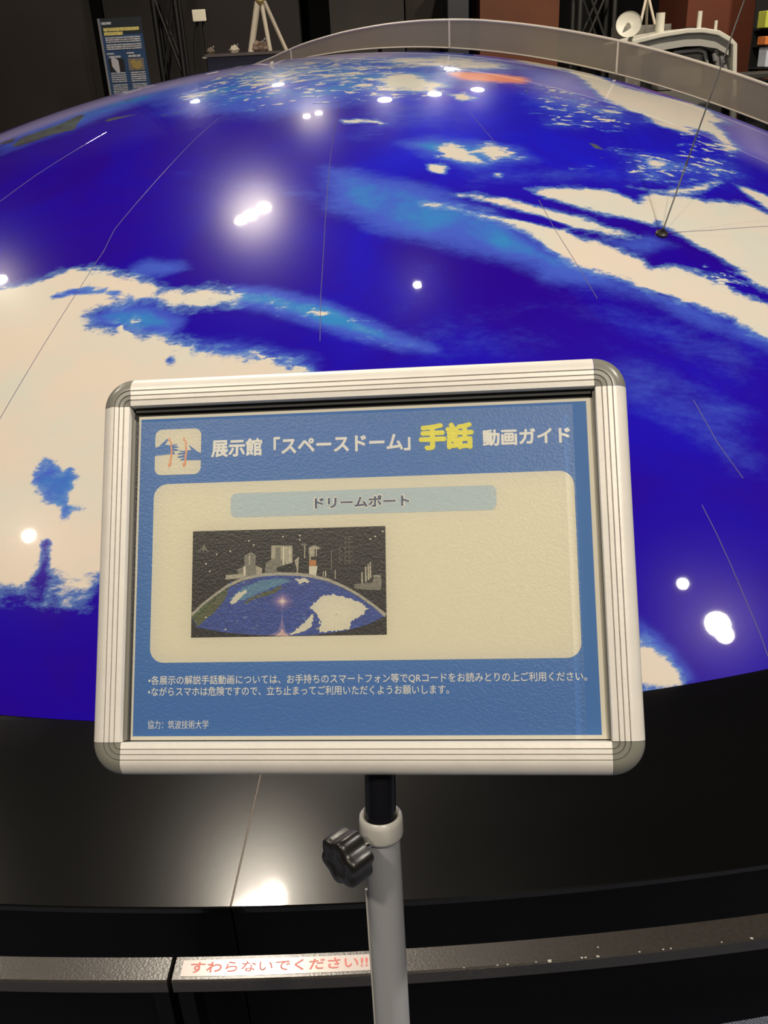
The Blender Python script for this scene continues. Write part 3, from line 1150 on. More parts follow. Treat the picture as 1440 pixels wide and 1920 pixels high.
def quad(x0, x1, y0, y1, z):
    bm = bmesh.new()
    bm.faces.new([bm.verts.new(sg(*p, z)) for p in ((x0, y0), (x1, y0), (x1, y1), (x0, y1))])
    return bm


obj('cover_sheet', quad(X0 + 2, 134.8, Y0 + .5, 99, 2.6), cover(), stand)

# pole, collar and clamp
obj('inner_tube', tb([ptop, pA - pdir * .0, pA + pdir * .06], .0096, 32), M_inner, stand, smooth=True)
tube_top = sg(9.3, -158, -19)
tube_top = pA + pdir * ((tube_top - pA).dot(pdir))
obj('lower_tube', tb([tube_top, pfoot + Vector((0, 0, .012))], .0112, 40), M_tube, stand, smooth=True)
bm = bmesh.new()
lathe(bm, [(.0100, -.002), (.0102, .006), (.0118, .0072), (.0132, .0062), (.0136, .003), (.0136, -.006), (.0126, -.0085), (.0112, -.009)],
      frame_from_axis(tube_top, -pdir), 40)
obj('collar', bm, M_collar, stand, smooth=True, angle=60)
obj('tube_clip', tb([tube_top + pdir * .05 - RGT * .0118 + FWD * .002, pfoot + Vector((-.0118, .002, .02))], .0012, 6), M_collar, stand, smooth=True)
# mounting bracket behind the frame
obj('bracket', sbox(-14, 33, -112, -40, -30, -7), M_back, stand)
kc = CAM + ray(650, 1608) * ((pA - CAM).dot(FWD) - .016)
screw0 = CAM + ray(694, 1580) * ((pA - CAM).dot(FWD) - .004)
kax = (-RGT * .72 - UPV * .30 - FWD * .62).normalized()
KM = frame_from_axis(kc, kax)
bm = bmesh.new()
NS = 60
rows = []
for (sc, h) in ((.80, -.0095), (.97, -.0085), (1.0, -.006), (1.0, .004), (.97, .0068), (.88, .008), (.55, .0084), (.5, .0078), (.0, .0076)):
    ring = []
    for k in range(NS):
        a = 2 * PI * k / NS
        r = (.0152 + .0014 * math.cos(6 * a)) * sc
        ring.append(bm.verts.new(KM @ Vector((r * math.cos(a), r * math.sin(a), h))))
    rows.append(ring)
for r0, r1 in zip(rows, rows[1:]):
    for k in range(NS):
        bm.faces.new((r0[k], r0[(k + 1) % NS], r1[(k + 1) % NS], r1[k]))
bm.faces.new(rows[0][::-1])
bmesh.ops.remove_doubles(bm, verts=bm.verts, dist=1e-6)
kn = obj('clamp_knob', bm, M_knob, stand, smooth=True, angle=45)
kn['label'] = 'black lobed clamping knob'
obj('screw', tb([kc - kax * .009, screw0], .0026, 12), M_chrome, kn, smooth=True)
bm = bmesh.new()
lathe(bm, [(0, .02), (.016, .02), (.018, .014), (.15, .008), (.16, .004), (.16, 0), (0, 0)], Matrix.Translation((pfoot.x, pfoot.y, 0)), 48)
obj('base', bm, M_tube, stand, smooth=True)

# ------------------------------------------------------------------ the poster in the frame
poster = thing('poster', 'blue guide poster with white Japanese lettering inside the silver frame', 'poster', tuple(sg(0, -103, 0)))
M_paper = mat('poster_paper', linear=(.78, .74, .61), rough=.7, bump=(900, .04, .0003))
M_pblue = mat('poster_blue_ink', linear=(.05, .18, .50), rough=.6)
M_cream = mat('poster_cream_ink', linear=(.74, .70, .55), rough=.6)
M_pale = mat('poster_pale_blue_ink', linear=(.46, .56, .61), rough=.6)
M_ptext = mat('poster_white_ink', linear=(.88, .85, .76), rough=.6)
M_yellow = mat('poster_yellow_ink', linear=(.85, .78, .07), rough=.6)
M_slate = mat('poster_slate_ink', linear=(.07, .09, .17), rough=.6)
M_orange = mat('poster_orange_ink', linear=(.80, .34, .17), rough=.6)


def pl(z):
    return lambda x, y: sg(x, y, z)


def poly_bm(pts, z, flip=False):
    bm = bmesh.new()
    bm.faces.new([bm.verts.new(sg(x, y, z)) for x, y in pts])
    bmesh.ops.recalc_face_normals(bm, faces=bm.faces)
    for f in bm.faces:
        f.normal_update()
        if f.normal.dot(SM.col[2]) < 0:
            f.normal_flip()
    bmesh.ops.triangulate(bm, faces=bm.faces)
    return bm


def rrect(x0, y0, x1, y1, r, n=8):
    out = []
    for (cx, cy, a0) in ((x1 - r, y1 - r, 0), (x0 + r, y1 - r, 90), (x0 + r, y0 + r, 180), (x1 - r, y0 + r, 270)):
        for k in range(n + 1):
            a = math.radians(a0 + 90 * k / n)
            out.append((cx + r * math.cos(a), cy + r * math.sin(a)))
    return out


obj('sheet', sbox(-145, 147.6, -103.8, 103.3, -.6, 0), M_paper, poster)
blue = obj('blue_print', quad(-143.5, 143.5, -101.4, 101.4, .12), M_pblue, poster)
blue['label'] = 'blue printed background'
wp = obj('cream_panel', poly_bm(rrect(-133.7, -56.4, 134, 57.8, 9), .24), M_cream, poster)
wp['label'] = 'cream rounded panel'
pill = obj('caption_bar', poly_bm(rrect(-82.6, 34.6, 86.3, 50.2, 4), .36), M_pale, wp)
pill['label'] = 'pale blue rounded bar'
lettering('caption_outline', 'ドリームポート', -28.7, 38.0, 33.0, 46.8, pl(.44), M_ptext, wp, .075)
lettering('caption_lettering', 'ドリームポート', -28, 38.7, 32.3, 46.1, pl(.52), M_slate, wp, .036)
lettering('title_lettering', '展示館「スペースドーム」', -96, 74.2, 33.5, 86.2, pl(.26), M_ptext, poster, .034)
lettering('title_accent', '手話', 38.8, 73.6, 73.4, 91.2, pl(.26), M_yellow, poster, .055, 'large yellow lettering')
lettering('title_ending', '動画ガイド', 78.8, 74.9, 133, 85.6, pl(.26), M_ptext, poster, .034)
lettering('note_lettering', '•各展示の解説手話動画については、お手持ちのスマートフォン等でQRコードをお読みとりの上ご利用ください。',
          -134.2, -70.3, 136.4, -64.4, pl(.26), M_ptext, poster, .008)
lettering('note_lettering', '•ながらスマホは危険ですので、立ち止まってご利用いただくようお願いします。',
          -134.2, -77.0, 54.2, -71.4, pl(.26), M_ptext, poster, .008)
lettering('credit_lettering', '協力：筑波技術大学', -134, -97.0, -95.0, -91.7, pl(.26), M_ptext, poster, .0)
# hand icon
ic = obj('icon_tile', poly_bm(rrect(-133.6, 63.8, -102.8, 94.1, 4.5), .24), M_cream, poster)
ic['label'] = 'cream tile showing two hands and arrows'


def IC(pts):        # enlargement of the icon
    return [(-133.6 + (x - 225) / 970 * 30.8, 94.1 - (y - 250 + (x - 225) * .02) / 990 * 30.3) for x, y in pts]


for nm, pts in (('left_hand', [(225, 640), (300, 620), (480, 445), (500, 480), (430, 580), (560, 590), (690, 565), (690, 590), (600, 610), (720, 620), (720, 645),
                               (600, 655), (720, 690), (715, 715), (600, 715), (650, 760), (640, 790), (480, 790), (360, 805), (225, 815)]),
                ('right_hand', [(1195, 770), (1130, 745), (940, 590), (945, 620), (1000, 700), (900, 715), (740, 715), (740, 740), (880, 745), (705, 775), (705, 800),
                                (880, 800), (705, 845), (710, 870), (880, 860), (760, 905), (770, 925), (950, 925), (1195, 925)])):
    obj(nm, poly_bm(IC(pts), .36), M_pblue, ic)
for x in (0, 310):
    obj('arrow', poly_bm(IC([(520 + x, 410), (590 + x, 560), (575 + x, 555), (600 + x, 740), (570 + x, 980), (590 + x, 975), (530 + x, 1090), (495 + x, 980),
                             (530 + x, 990), (560 + x, 740), (545 + x, 510), (500 + x, 490)]), .44), M_orange, ic)


# printed photograph of the dome
def photo_mat(name, c, sp=.25, scale=900):
    return mat(name, linear=c, rough=.6, vary=sp, vscale=scale)


ph = obj('printed_photo', quad(-107.1, 16.8, -41.0, 26.4, .36), photo_mat('photo_dark', (.016, .014, .012), .8, 900), wp)
ph['label'] = 'dark printed photo of the dome'
FX, FY = 1310.0, 740.0


def PH(pts):        # enlargement of the printed photo
    return [(-107.1 + (x - 72 + (y - 100) * -.005) / 1305 * 123.9, 26.4 - (y - 98 + (x - 75) * .036) / 722 * 67.4) for x, y in pts]


def jag(pts, amp, n=7):
    out = []
    for (xa, ya), (xb, yb) in zip(pts, pts[1:] + pts[:1]):
        ln = math.hypot(xb - xa, yb - ya)
        k = max(1, int(ln / n))
        for i in range(k):
            t = i / k
            a = random.uniform(-amp, amp)
            out.append((xa + (xb - xa) * t - (yb - ya) / max(ln, 1) * a, ya + (yb - ya) * t + (xb - xa) / max(ln, 1) * a))
    return out


def pp(nm, pts, z, m):
    if nm in ('dome_cloud', 'dome_land', 'dome_haze'):
        pts = jag(pts, 7 if nm == 'dome_cloud' else 4, 9)
    return obj(nm, poly_bm(PH(pts), z), m, ph)


PM = {
    'rim': photo_mat('photo_rim', (.42, .40, .33)), 'sea': photo_mat('photo_sea', (.035, .075, .33), .2, 300),
    'white': photo_mat('photo_cloud', (.72, .69, .55), .06), 'grey': photo_mat('photo_grey', (.22, .21, .17), .3),
    'pale': photo_mat('photo_pale', (.45, .42, .32), .25), 'land': photo_mat('photo_land', (.10, .11, .05), .4),
    'orange': photo_mat('photo_orange', (.55, .22, .06), .2), 'glow': photo_mat('photo_glow', (.62, .42, .48), .1),
    'teal': photo_mat('photo_teal', (.10, .24, .38), .25), 'dark': photo_mat('photo_black', (.008, .008, .008), .3)}
rim = [(75, 655), (150, 585), (230, 520), (320, 455), (420, 408), (530, 382), (650, 370), (800, 372), (900, 385), (1000, 408), (1100, 450), (1200, 505), (1300, 575), (1380, 635)]
pp('dome_rim', rim + [(1365, 660)] + [(x, y + 22) for x, y in rim[-2:0:-1]] + [(80, 680)], .42, PM['rim'])
sea = [(115, 750), (75, 680), (150, 612), (240, 540), (330, 478), (430, 432), (540, 402), (650, 392), (800, 394), (900, 408), (1000, 432), (1100, 474), (1200, 530),
       (1300, 600), (1365, 655), (1250, 712), (1100, 755), (900, 785), (700, 795), (500, 792), (300, 780)]
pp('dome_sea', sea, .46, PM['sea'])
pp('dome_land', [(75, 680), (150, 612), (240, 540), (330, 478), (300, 560), (240, 640), (180, 690), (120, 745)], .50, PM['land'])
pp('dome_land', [(430, 585), (470, 545), (560, 510), (620, 490), (680, 455), (685, 480), (640, 510), (560, 535), (480, 560), (440, 590)], .50, PM['land'])
pp('dome_haze', [(330, 560), (420, 480), (540, 430), (700, 410), (760, 430), (680, 450), (560, 500), (430, 560)], .48, PM['teal'])
pp('dome_cloud', [(330, 580), (380, 520), (440, 490), (450, 510), (400, 560), (350, 590)], .50, PM['white'])
pp('dome_cloud', [(870, 605), (950, 530), (1030, 512), (1130, 540), (1200, 560), (1260, 600), (1230, 640), (1150, 690), (1140, 735), (1050, 755), (940, 768), (950, 690), (910, 640)], .50, PM['white'])
pp('dome_cloud', [(740, 785), (800, 740), (880, 660), (900, 665), (890, 720), (820, 770)], .50, PM['white'])
pp('dome_cloud', [(770, 415), (840, 410), (880, 430), (800, 445)], .50, PM['white'])
for r, z, cc in ((74, .505, (.075, .09, .34)), (52, .51, (.16, .14, .38)), (32, .52, (.40, .28, .44)), (15, .53, (.8, .68, .62))):
    pp('lamp_glow', [(690 + (r + (12 if k % 6 == 0 else 0)) * math.cos(k * PI / 12), 565 + (r + (12 if k % 6 == 0 else 0)) * .85 * math.sin(k * PI / 12))
                     for k in range(24)], z, photo_mat('photo_glow', cc, .1))
pp('lamp_glow', [(600, 793), (660, 765), (684, 700), (689, 620), (696, 700), (715, 765), (760, 793)], .515, photo_mat('photo_streak', (.20, .18, .40), .1))
pp('lamp_glow', [(640, 795), (675, 775), (690, 745), (706, 775), (740, 795)], .525, photo_mat('photo_hot', (.66, .45, .42), .1))
for k in range(26):
    x, y = random.uniform(300, 860), random.uniform(440, 760)
    if abs(x - 690) > 90:
        pp('dome_cloud', [(x, y), (x + random.uniform(18, 50), y - random.uniform(6, 20)), (x + 20, y + 5)], .495, photo_mat('photo_wisp', (.10, .17, .42), .1))
for k in range(30):
    x, y = random.uniform(860, 1280), random.uniform(520, 760)
    pp('dome_cloud', [(x, y), (x + random.uniform(10, 40), y - random.uniform(10, 30)), (x + 14, y + 4)], .505, PM['white']) if (x - 860) / 420 + abs(y - 640) / 130 < 1.05 else None
pp('dome_cloud', [(80, 700), (160, 640), (230, 560), (330, 485), (300, 500), (200, 575), (140, 630)], .52, photo_mat('photo_green', (.10, .16, .05), .4))
for k in range(60):
    x, y = random.uniform(100, 1360), random.uniform(110, 400)
    r = random.uniform(1.2, 3)
    pp('light_dot', [(x - r, y), (x, y - r), (x + r, y), (x, y + r)], .41, PM['grey'])
for x0, x1, y0, y1, cc in ((640, 655, 200, 330, 'grey'), (690, 700, 195, 320, 'white'), (735, 742, 200, 300, 'white'), (815, 850, 175, 190, 'grey'), (835, 842, 190, 275, 'pale'),
                           (870, 880, 260, 285, 'pale'), (905, 912, 210, 285, 'dark'), (425, 440, 335, 395, 'white'), (460, 470, 260, 320, 'pale'), (960, 966, 360, 395, 'pale'),
                           (975, 982, 358, 398, 'white'), (1040, 1046, 350, 410, 'pale'), (1015, 1020, 220, 350, 'grey'), (1265, 1350, 480, 512, 'dark'), (1290, 1345, 385, 390, 'pale')):
    pp('small_model', [(x0, y1), (x0, y0), (x1, y0), (x1, y1)], .49, PM[cc])
pp('tank_model', [(612, 190), (755, 190), (757, 320), (700, 340), (640, 320), (612, 280)], .42, PM['pale'])
pp('tank_model', [(640, 200), (675, 200), (675, 300), (640, 300)], .44, PM['grey'])
pp('hood_model', [(570, 375), (575, 310), (620, 282), (690, 285), (735, 330), (740, 360), (650, 368)], .45, PM['grey'])
pp('satellite_model', [(400, 400), (380, 360), (430, 330), (430, 260), (480, 235), (510, 260), (505, 320), (550, 345), (550, 378), (440, 400)], .42, PM['grey'])
pp('satellite_model', [(305, 425), (305, 395), (400, 385), (455, 395), (400, 415)], .43, PM['pale'])
pp('satellite_model', [(510, 335), (552, 345), (550, 385), (515, 390)], .44, PM['pale'])
pp('tower_model', [(865, 205), (900, 185), (950, 205), (920, 215), (920, 260), (870, 265)], .42, PM['pale'])
pp('tower_model', [(868, 285), (915, 285), (915, 325), (868, 325)], .42, PM['orange'])
pp('tower_model', [(868, 326), (925, 326), (915, 388), (868, 382)], .42, PM['white'])
pp('camera_model', [(650, 365), (650, 340), (740, 310), (780, 300), (740, 370)], .46, PM['dark'])
pp('rod_model', [(785, 345), (770, 290), (800, 262), (795, 350), (793, 372), (785, 372)], .47, PM['pale'])
for x in (1070, 1107, 1135):
    for y in ((195, 225, 255, 285) if x == 1070 else (125, 160, 195, 225, 255, 285)):
        pp('panel_frame', [(x, y), (x + 25, y), (x + 25, y + 3), (x + 3, y + 3), (x + 3, y + 25), (x, y + 25)], .42, PM['grey'])
for x, y in ((1215, 360), (1240, 320), (1257, 305), (1270, 292)):
    pp('rocket_model', [(x, y + 110), (x, y + 10), (x + 5, y), (x + 10, y + 10), (x + 12, y + 110)], .42, PM['pale'])
pp('rocket_base', [(1170, 470), (1170, 445), (1290, 430), (1300, 380), (1345, 380), (1350, 440), (1340, 490)], .43, PM['grey'])
pp('star_model', [(95, 245), (145, 205), (150, 180), (158, 205), (195, 245), (155, 222), (148, 238), (140, 222)], .42, PM['grey'])
for x, y in ((460, 160), (492, 188), (333, 232), (168, 322), (240, 255), (195, 370), (1360, 88), (1310, 122), (1277, 140), (690, 130), (805, 120), (310, 760), (175, 683), (805, 150)):
    pp('light_dot', [(x + 6 * math.cos(k * PI / 4), y + 6 * math.sin(k * PI / 4)) for k in range(8)], .6, PM['white'])

# ------------------------------------------------------------------ exhibits at the back of the hall
# information panel
Yp = 8.6
c0, c1 = at(186, 35, Yp), at(263, 33, Yp)
PW = c1.x - c0.x
PTOP = c0.z
info = thing('information_panel', 'tall dark blue information panel with yellow headline beside the black gap', 'panel', ((c0.x + c1.x) / 2, Yp, 0))
PH_ = 2.3
lean = at(203, 178, Yp).x - c0.x


def ipt(u, v, z=0.0):
    """u 0..1 across, v metres down from the top"""
    return Vector((c0.x + u * PW, Yp - z, PTOP - v * .62))


def ibox(nm, u0, u1, v0, v1, z0, z1, m, parent=info):
    a, b = ipt(u0, v1, z0), ipt(u1, v0, z1)
    return obj(nm, bx((a.x, b.y, a.z), (b.x, a.y, b.z)), m, parent)


ibox('board', 0, 1, 0, PH_, -.02, 0, mat('info_blue', linear=(.028, .075, .18), rough=.6))
ibox('top_band', .02, 1, .0, .19, 0, .002, mat('info_slate', linear=(.022, .03, .036), rough=.6))
ibox('edge_strip', -.05, .0, .0, PH_, -.02, .006, M_silver)
it = mat('info_text', linear=(.55, .55, .58), rough=.6, vary=.5, vscale=90)
iy = mat('info_yellow', linear=(.8, .68, .22), rough=.6, vary=.3, vscale=60)
ibox('heading_line', .03, .27, .045, .075, 0, .004, it)
ibox('headline', .06, .93, .115, .155, 0, .004, iy)
ibox('headline', .06, .52, .165, .205, 0, .004, iy)
for v in (.225, .25, .275, .31, .335, .36):
    ibox('text_line', .07, .93, v, v + .017, 0, .004, it)
for u0, u1 in ((.05, .44), (.54, .93)):
    ibox('caption', u0, u0 + .18, .415, .435, 0, .004, it)
    ibox('caption', u0 + .03, u1 - .06, .45, .475, 0, .004, it)
    for k in range(5):
        ibox('text_line', u0 + .02, u1, .655 + k * .026, .655 + k * .026 + .015, 0, .004, it)
    for k in range(9):
        ibox('text_line', u0 + .02, u1, .80 + k * .02, .80 + k * .02 + .011, 0, .004, it)
for u0, u1, cc in ((.06, .44, (.02, .018, .016)), (.54, .93, (.22, .19, .17))):
    pic = ibox('picture', u0, u1, .49, .64, 0, .004, mat('info_picture', linear=cc, rough=.6))
    bm = bmesh.new()
    q = ipt((u0 + u1) / 2 - (.03 if u0 < .3 else 0), .56, .006)
    if u0 < .3:
        pts = [(-.03, .05), (.005, .055), (.03, .03), (.03, -.06), (.0, -.055), (-.03, -.01)]
        mm = mat('info_moon', linear=(.6, .58, .62), rough=.6)
    else:
        pts = [(-.05, .02), (-.01, .04), (.0, .015), (.04, .03), (.05, -.02), (.01, -.045), (-.03, -.03)]
        mm = mat('info_gold', linear=(.42, .30, .09), rough=.6)
    bm.faces.new([bm.verts.new((q.x + a, q.y, q.z + b)) for a, b in pts][::-1])
    obj('picture_motif', bm, mm, pic)
for u in (.1, .9):
    p = ipt(u, PH_ - .05, -.03)
    obj('post', bx((p.x - .015, p.y, 0), (p.x + .015, p.y + .02, p.z)), M_face, info)

# lattice trusses
def truss(name, label, pxs, Y, m, h=4.9, rungs=(.4, 1.4, 2.4, 3.4)):
    x0, x1 = at(pxs[0], 60, Y).x, at(pxs[1], 60, Y).x
    t = thing(name, label, 'truss', ((x0 + x1) / 2, Y, 0), 'lattice towers at the back')
    wd = x1 - x0
    for x in (x0, x1):
        for y in (Y, Y + wd):
            obj('upright', tb([(x, y, 0), (x, y, h)], .026, 10), m, t, smooth=True)
    for z in rungs:
        for a, b in (((x0, Y, z), (x1, Y, z + .8)), ((x1, Y, z), (x0, Y, z + .8)), ((x0, Y + wd, z), (x1, Y + wd, z + .8)), ((x1, Y + wd, z), (x0, Y + wd, z + .8))):
            obj('brace', tb([a, b], .013, 8), m, t, smooth=True)
    return t


truss('lattice_truss', 'black lattice tower between the information panel and the white lamp box', (294, 335), 10.2, M_truss)
truss('lattice_truss', 'dark lattice tower between the brown pillar and the white dish', (1086, 1150), 10.6, M_trussgrey)

# white lamp box on a thin stand
Yl = 9.4
a, b = at(359, 18, Yl), at(388, 40, Yl)
lb = thing('lamp_box', 'small cream white box lamp on a thin black stand', 'lamp', ((a.x + b.x) / 2, Yl + .04, 0))
obj('housing', bx((a.x, Yl, b.z), (b.x, Yl + .1, a.z)), mat('black_housing', linear=(.02, .02, .02), rough=.5), lb, bevel=.008)
obj('face', bx((a.x + .002, Yl - .012, b.z + .002), (b.x - .002, Yl - .0005, a.z - .002)), mat('cream_diffuser', linear=(.85, .8, .62), rough=.5), lb, bevel=.01)
mx_ = (a.x + b.x) / 2
obj('yoke', tb([(mx_ - .03, Yl + .05, b.z), (mx_ - .08, Yl + .05, b.z - .16), (mx_ - .1, Yl + .05, b.z - .4)], .012, 8), M_truss, lb, smooth=True)
obj('pole', tb([(mx_ + .02, Yl + .05, 0), (mx_ + .02, Yl + .05, b.z)], .012, 10), M_truss, lb, smooth=True)
obj('cross_pin', bx((mx_ - .02, Yl + .03, b.z - .3), (mx_ + .06, Yl + .04, b.z - .285)), M_silver, lb)

# navy display counter with small models and the lander legs
Yc = 7.6
a, b = at(389, 117, Yc), at(520, 95, Yc)
ctop = b.z
cnt = thing('display_counter', 'navy blue display counter with small models on top, left of the barrier', 'counter', ((a.x + b.x) / 2, Yc + .3, 0))
obj('body', bx((a.x, Yc, 0), (b.x + .15, Yc + .75, ctop - .02)), M_navy, cnt)
obj('top', bx((a.x - .01, Yc - .012, ctop - .02), (b.x + .16, Yc + .76, ctop)), mat('grey_counter_edge', linear=(.12, .10, .10), rough=.4), cnt)


def rock(name, label, px, py, sx, sz, m, Y=Yc + .08, gold=None):
    p = at(px, py, Y)
    t = thing(name, label, 'model', (p.x, Y, ctop), 'small models on the navy counter')
    bm = bmesh.new()
    bmesh.ops.create_icosphere(bm, subdivisions=3, radius=1)
    for v in bm.verts:
        k = 1 + .25 * math.sin(v.co.x * 5 + px) * math.cos(v.co.y * 4) + .12 * math.sin(v.co.z * 9 + px)
        v.co = Vector((v.co.x * sx * k, v.co.y * sx * .8 * k, max(0, v.co.z * .9 + .55) * sz * k))
        v.co += Vector((p.x, Y, ctop))
    obj('body', bm, m, t, smooth=True)
    bm = bmesh.new()
    tube(bm, [(p.x + sx * .2, Y, ctop + sz), (p.x + sx * .9, Y - .01, ctop + sz * 1.7)], .006, 8)
    obj('spike', bm, M_silver, t, smooth=True)
    return t


rock('lander_model', 'dull brown little model on the left end of the navy counter', 397, 112, .03, .03, mat('brown_model', linear=(.16, .12, .09), rough=.6))
rock('lander_model', 'pale cream little model on the middle of the navy counter', 441, 104, .035, .035, M_beige)
rock('lander_model', 'brownish larger model on the right of the counter beside the tripod', 487, 96, .055, .05, mat('copper_model', linear=(.24, .16, .12), rough=.5))

Yt = 7.92
tri = thing('tripod_lander', 'beige metal tripod with a gold hub standing over the navy counter', 'tripod', (at(488, 0, Yt).x, Yt, ctop))
hub = at(487, 2, Yt)
for (hp, fp, Yf, r) in (((483, 4), (470, 102), Yt - .05, .023), ((491, 8), (509, 108), Yt - .12, .016), ((495, 2), (552, 128), Yt + .05, .015)):
    h = at(hp[0], hp[1], Yt)
    f = at(fp[0], fp[1], Yf)
    d = (f - h)
    if f.z > ctop:
        f = h + d * ((h.z - ctop - .0) / (h.z - f.z))
    elif f.z < ctop:
        f = h + d * ((h.z - ctop) / (h.z - f.z))
    obj('leg', tb([h, f], r, 10), M_beige, tri, smooth=True)
bm = bmesh.new()
bmesh.ops.create_icosphere(bm, subdivisions=2, radius=.036)
bmesh.ops.translate(bm, verts=bm.verts, vec=hub)
obj('hub', bm, M_gold, tri, smooth=True)
obj('mast', tb([hub, hub + Vector((0, 0, .3))], .02, 10), M_gold, tri, smooth=True)

# dark machine behind the barrier crown
a, b = at(838, -10, 11), at(880, 36, 11)
cab = tag(obj('equipment_cabinet', bx((a.x, 11, 0), (b.x, 11.5, a.z + .2)), mat('navy_black_cabinet', linear=(.008, .009, .02), rough=.5), bevel=.01),
          'dark navy cabinet beside the brown pillar', 'cabinet')

# white arched spacecraft model with dish
Ys = 6.7
mo = thing('spacecraft_model', 'white arched spacecraft model with grey machinery inside, right of the barrier', 'model', (at(1280, 130, Ys).x, Ys + .3, 0))
arch = [(1168, 80), (1200, 71), (1240, 61), (1290, 53), (1320, 52), (1350, 57), (1372, 70), (1383, 82), (1382, 136), (1381, 240)]
bm = bmesh.new()
rows = []
for i, (px, py) in enumerate(arch):
    p = at(px, py, Ys)
    nx = at(*arch[min(i + 1, len(arch) - 1)], Ys) - at(*arch[max(i - 1, 0)], Ys)
    nx.normalize()
    inn = Vector((-nx.z, 0, nx.x)) * -1
    th = .03
    rows.append([bm.verts.new(q) for q in (p, p + inn * th, p + inn * th + Vector((0, .55, 0)), p + Vector((0, .55, 0)))])
for r0, r1 in zip(rows, rows[1:]):
    for k in range(4):
        bm.faces.new((r0[k], r0[(k + 1) % 4], r1[(k + 1) % 4], r1[k]))
bm.faces.new(rows[0])
bm.faces.new(rows[-1][::-1])
bmesh.ops.recalc_face_normals(bm, faces=bm.faces)
obj('arched_shell', bm, M_white, mo, bevel=.006)
bm = bmesh.new()
rows = []
for i, (px, py) in enumerate(arch[1:7]):
    p = at(px, py, Ys) - Vector((0, 0, .031))
    p.y = Ys + .025
    rows.append([bm.verts.new(q) for q in (p, p - Vector((0, 0, .075)), p + Vector((0, .3, -.075)), p + Vector((0, .3, 0)))])
for r0, r1 in zip(rows, rows[1:]):
    for k in range(4):
        bm.faces.new((r0[k], r0[(k + 1) % 4], r1[(k + 1) % 4], r1[k]))
bm.faces.new(rows[0])
bm.faces.new(rows[-1][::-1])
bmesh.ops.recalc_face_normals(bm, faces=bm.faces)
obj('inner_band', bm, mat('grey_band', linear=(.45, .44, .40), rough=.5), mo)
p0, p1 = at(1190, 82, Ys), at(1378, 80, Ys)
zb = at(1280, 140, Ys).z
obj('bulkhead', bx((p0.x + .15, Ys + .3, zb - .6), (p1.x, Ys + .34, at(1290, 74, Ys).z)), mat('dim_bulkhead', linear=(.10, .10, .095), rough=.5), mo)
obj('carcass', bx((p0.x - .1, Ys + .02, 0), (p1.x, Ys + .55, zb - .1)), mat('grey_carcass', linear=(.16, .155, .14), rough=.5), mo)
for r, th in ((.30, .012), (.22, .009)):
    c = at(1285, 150, Ys + .25)
    pts = [c + Vector((r * math.cos(t * PI / 20), 0, r * 1.05 * math.sin(t * PI / 20))) for t in range(21)]
    obj('hoop', tb(pts, th, 10), M_darkmech, mo, smooth=True)
obj('engine_block', bx((at(1245, 120, Ys).x, Ys + .1, zb - .1), (at(1330, 120, Ys).x, Ys + .28, at(1290, 95, Ys).z)), M_greymech, mo, bevel=.03)
obj('engine_hole', bx((at(1290, 118, Ys).x, Ys + .085, at(1300, 118, Ys).z), (at(1310, 118, Ys).x, Ys + .1, at(1300, 109, Ys).z)), M_darkmech, mo)
c = at(1300, 96, Ys + .05)
obj('handle_tube', tb([at(1262, 98, Ys + .08), at(1310, 93, Ys + .08), at(1322, 98, Ys + .08), at(1328, 130, Ys + .08)], .012, 10), M_silver, mo, smooth=True)
for px in (1226, 1343):
    obj('strut', tb([at(px, 66, Ys + .06), at(px + 2, 140, Ys + .06)], .016, 10), M_darkmech if px == 1226 else M_greymech, mo, smooth=True)
for px, py in ((1338, 100), (1352, 104), (1358, 122)):
    obj('fitting', tb([at(px, py, Ys + .05), at(px + 3, py + 14, Ys + .05)], .014, 10), M_silver, mo, smooth=True)
for (x0, x1, y0, y1, nm) in ((1236, 1256, 22, 62, 'wide_post'), (1315, 1327, 19, 54, 'tall_post'), (1348, 1356, 37, 58, 'short_post')):
    q0, q1 = at(x0, y1, Ys + .1), at(x1, y0, Ys + .1)
    bm = bmesh.new()
    rr = (q1.x - q0.x) / 2
    tube(bm, [((q0.x + q1.x) / 2, Ys + .2, q0.z - .04), ((q0.x + q1.x) / 2, Ys + .2, q1.z)], rr, 20)
    obj(nm, bm, M_white, mo, smooth=True)
# dish antenna
dc = at(1179, 48, Ys - .02)
da = Vector((-.25, -.9, .35)).normalized()
bm = bmesh.new()
prof = [(0, 0)] + [(.080 * k / 8, .02 * (k / 8) ** 2) for k in range(1, 9)] + [(.082, .024), (.080, .018)] + [(.077 * k / 6, .018 * (k / 6) ** 2 - .008) for k in range(6, 0, -1)] + [(0, -.008)]
lathe(bm, prof, frame_from_axis(dc, da), 40)
obj('dish', bm, M_white, mo, smooth=True, angle=50)
obj('dish_feed', tb([dc + da * .0, dc + da * .05], [.022, .006], 12), M_white, mo, smooth=True)
obj('dish_arm', tb([dc - da * .012, at(1184, 70, Ys + .02), at(1180, 84, Ys + .05)], [.014, .018, .022], 12), M_white, mo, smooth=True)

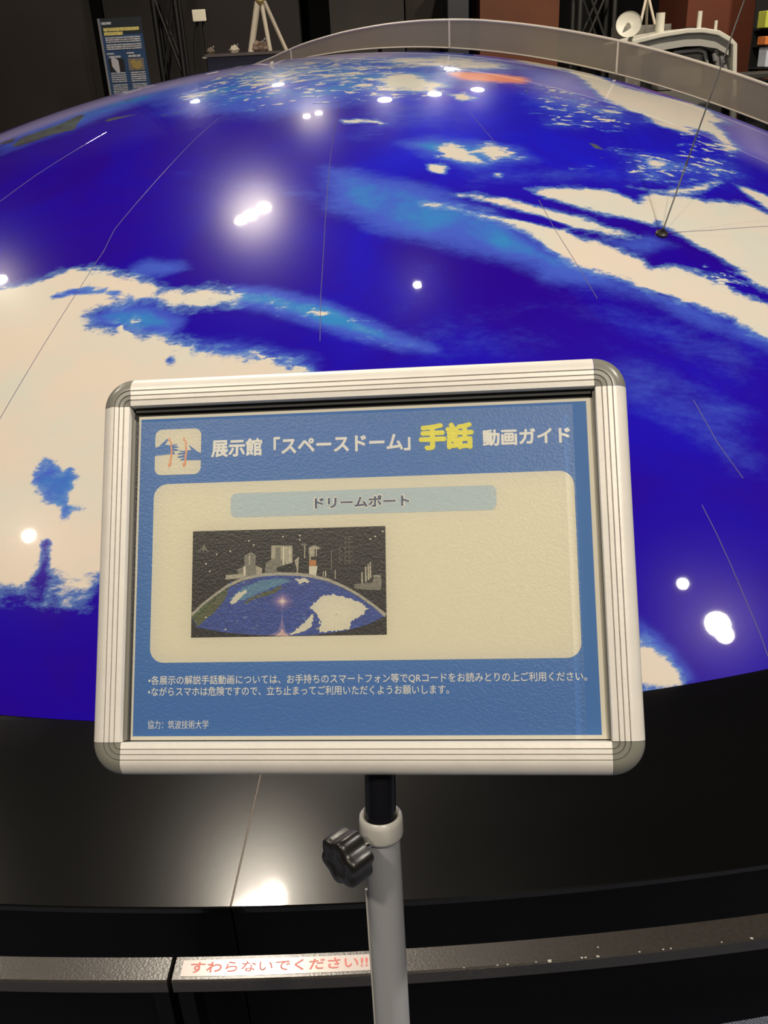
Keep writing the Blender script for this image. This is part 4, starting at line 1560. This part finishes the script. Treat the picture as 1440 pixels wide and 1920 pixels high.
# thin wooden tripod behind the dish, on a pale base
Yw = 7.7
q0, q1 = at(1196, 48, Yw), at(1236, 66, Yw)
base = thing('tripod_mast', 'slender pale tripod mast on a ribbed grey box behind the white dish', 'tripod', ((q0.x + q1.x) / 2, Yw, 0))
obj('pedestal', bx((q0.x - .1, Yw - .12, 0), (q1.x + .05, Yw + .4, q0.z)), mat('ribbed_grey_box', linear=(.14, .13, .11), rough=.6, vary=.4, vscale=30), base)
apex = at(1214, -14, Yw)
for px, dy in ((1200, 0), (1212, .25), (1228, 0)):
    f = at(px, 48, Yw + dy)
    f.z = q0.z
    obj('leg', tb([apex, f], .010, 8), M_beige, base, smooth=True)
obj('mast', tb([apex - Vector((0, 0, .02)), apex + Vector((0, 0, .5))], .012, 8), M_beige, base, smooth=True)

# low dark table and lit goods at the right edge
Yr = 6.2
q = at(1386, 139, Yr)
tbl = thing('side_table', 'dark grey table top at the right edge behind the barrier', 'table', (q.x + .6, Yr + .2, 0))
obj('top', bx((q.x - .02, Yr, q.z - .03), (q.x + 1.4, Yr + .42, q.z)), mat('dark_grey_top', linear=(.05, .048, .045), rough=.5), tbl, bevel=.004)
for dx in (.05, 1.3):
    for dy in (.04, .34):
        obj('leg', bx((q.x + dx, Yr + dy, 0), (q.x + dx + .04, Yr + dy + .04, q.z - .03)), M_face, tbl)
Yg = 8.2
sh0 = at(1432, 150, Yg)
shf = thing('goods_shelf', 'open black shelf of bright goods at the right edge past the pillar', 'shelf', (sh0.x + .3, Yg + .2, 0))
for dz in (at(1438, 52, Yg).z, at(1438, 84, Yg).z, at(1438, 126, Yg).z, at(1438, 148, Yg).z):
    obj('board', bx((sh0.x, Yg, dz - .015), (sh0.x + .8, Yg + .35, dz)), M_blackcloth, shf)
obj('back', bx((sh0.x, Yg + .35, 0), (sh0.x + .8, Yg + .37, 2.4)), M_blackcloth, shf)
for (py0, py1, cc, nm, lab) in ((18, 40, (.55, .6, .08), 'yellow_green_packet', 'yellow green packet on the top board at the right edge'),
                                (66, 84, (.75, .22, .05), 'orange_packet', 'orange packet on the second board at the right edge'),
                                (86, 126, (.6, .65, .72), 'pale_box', 'pale blue white box on the third board at the right edge'),
                                (130, 147, (.6, .15, .06), 'red_packet', 'small red orange packet on the lowest board at the right edge')):
    z0 = {40: 52, 84: 84, 126: 126, 147: 148}[py1]
    a, b = at(1433, z0, Yg + .03), at(1470, py0, Yg + .03)
    o = obj(nm, bx((a.x + .005, Yg + .03, at(1438, z0, Yg).z), (b.x, Yg + .2, b.z)), mat(nm + '_print', linear=cc, rough=.5), bevel=.006)
    tag(o, lab, 'packet' if nm != 'pale_box' else 'box')
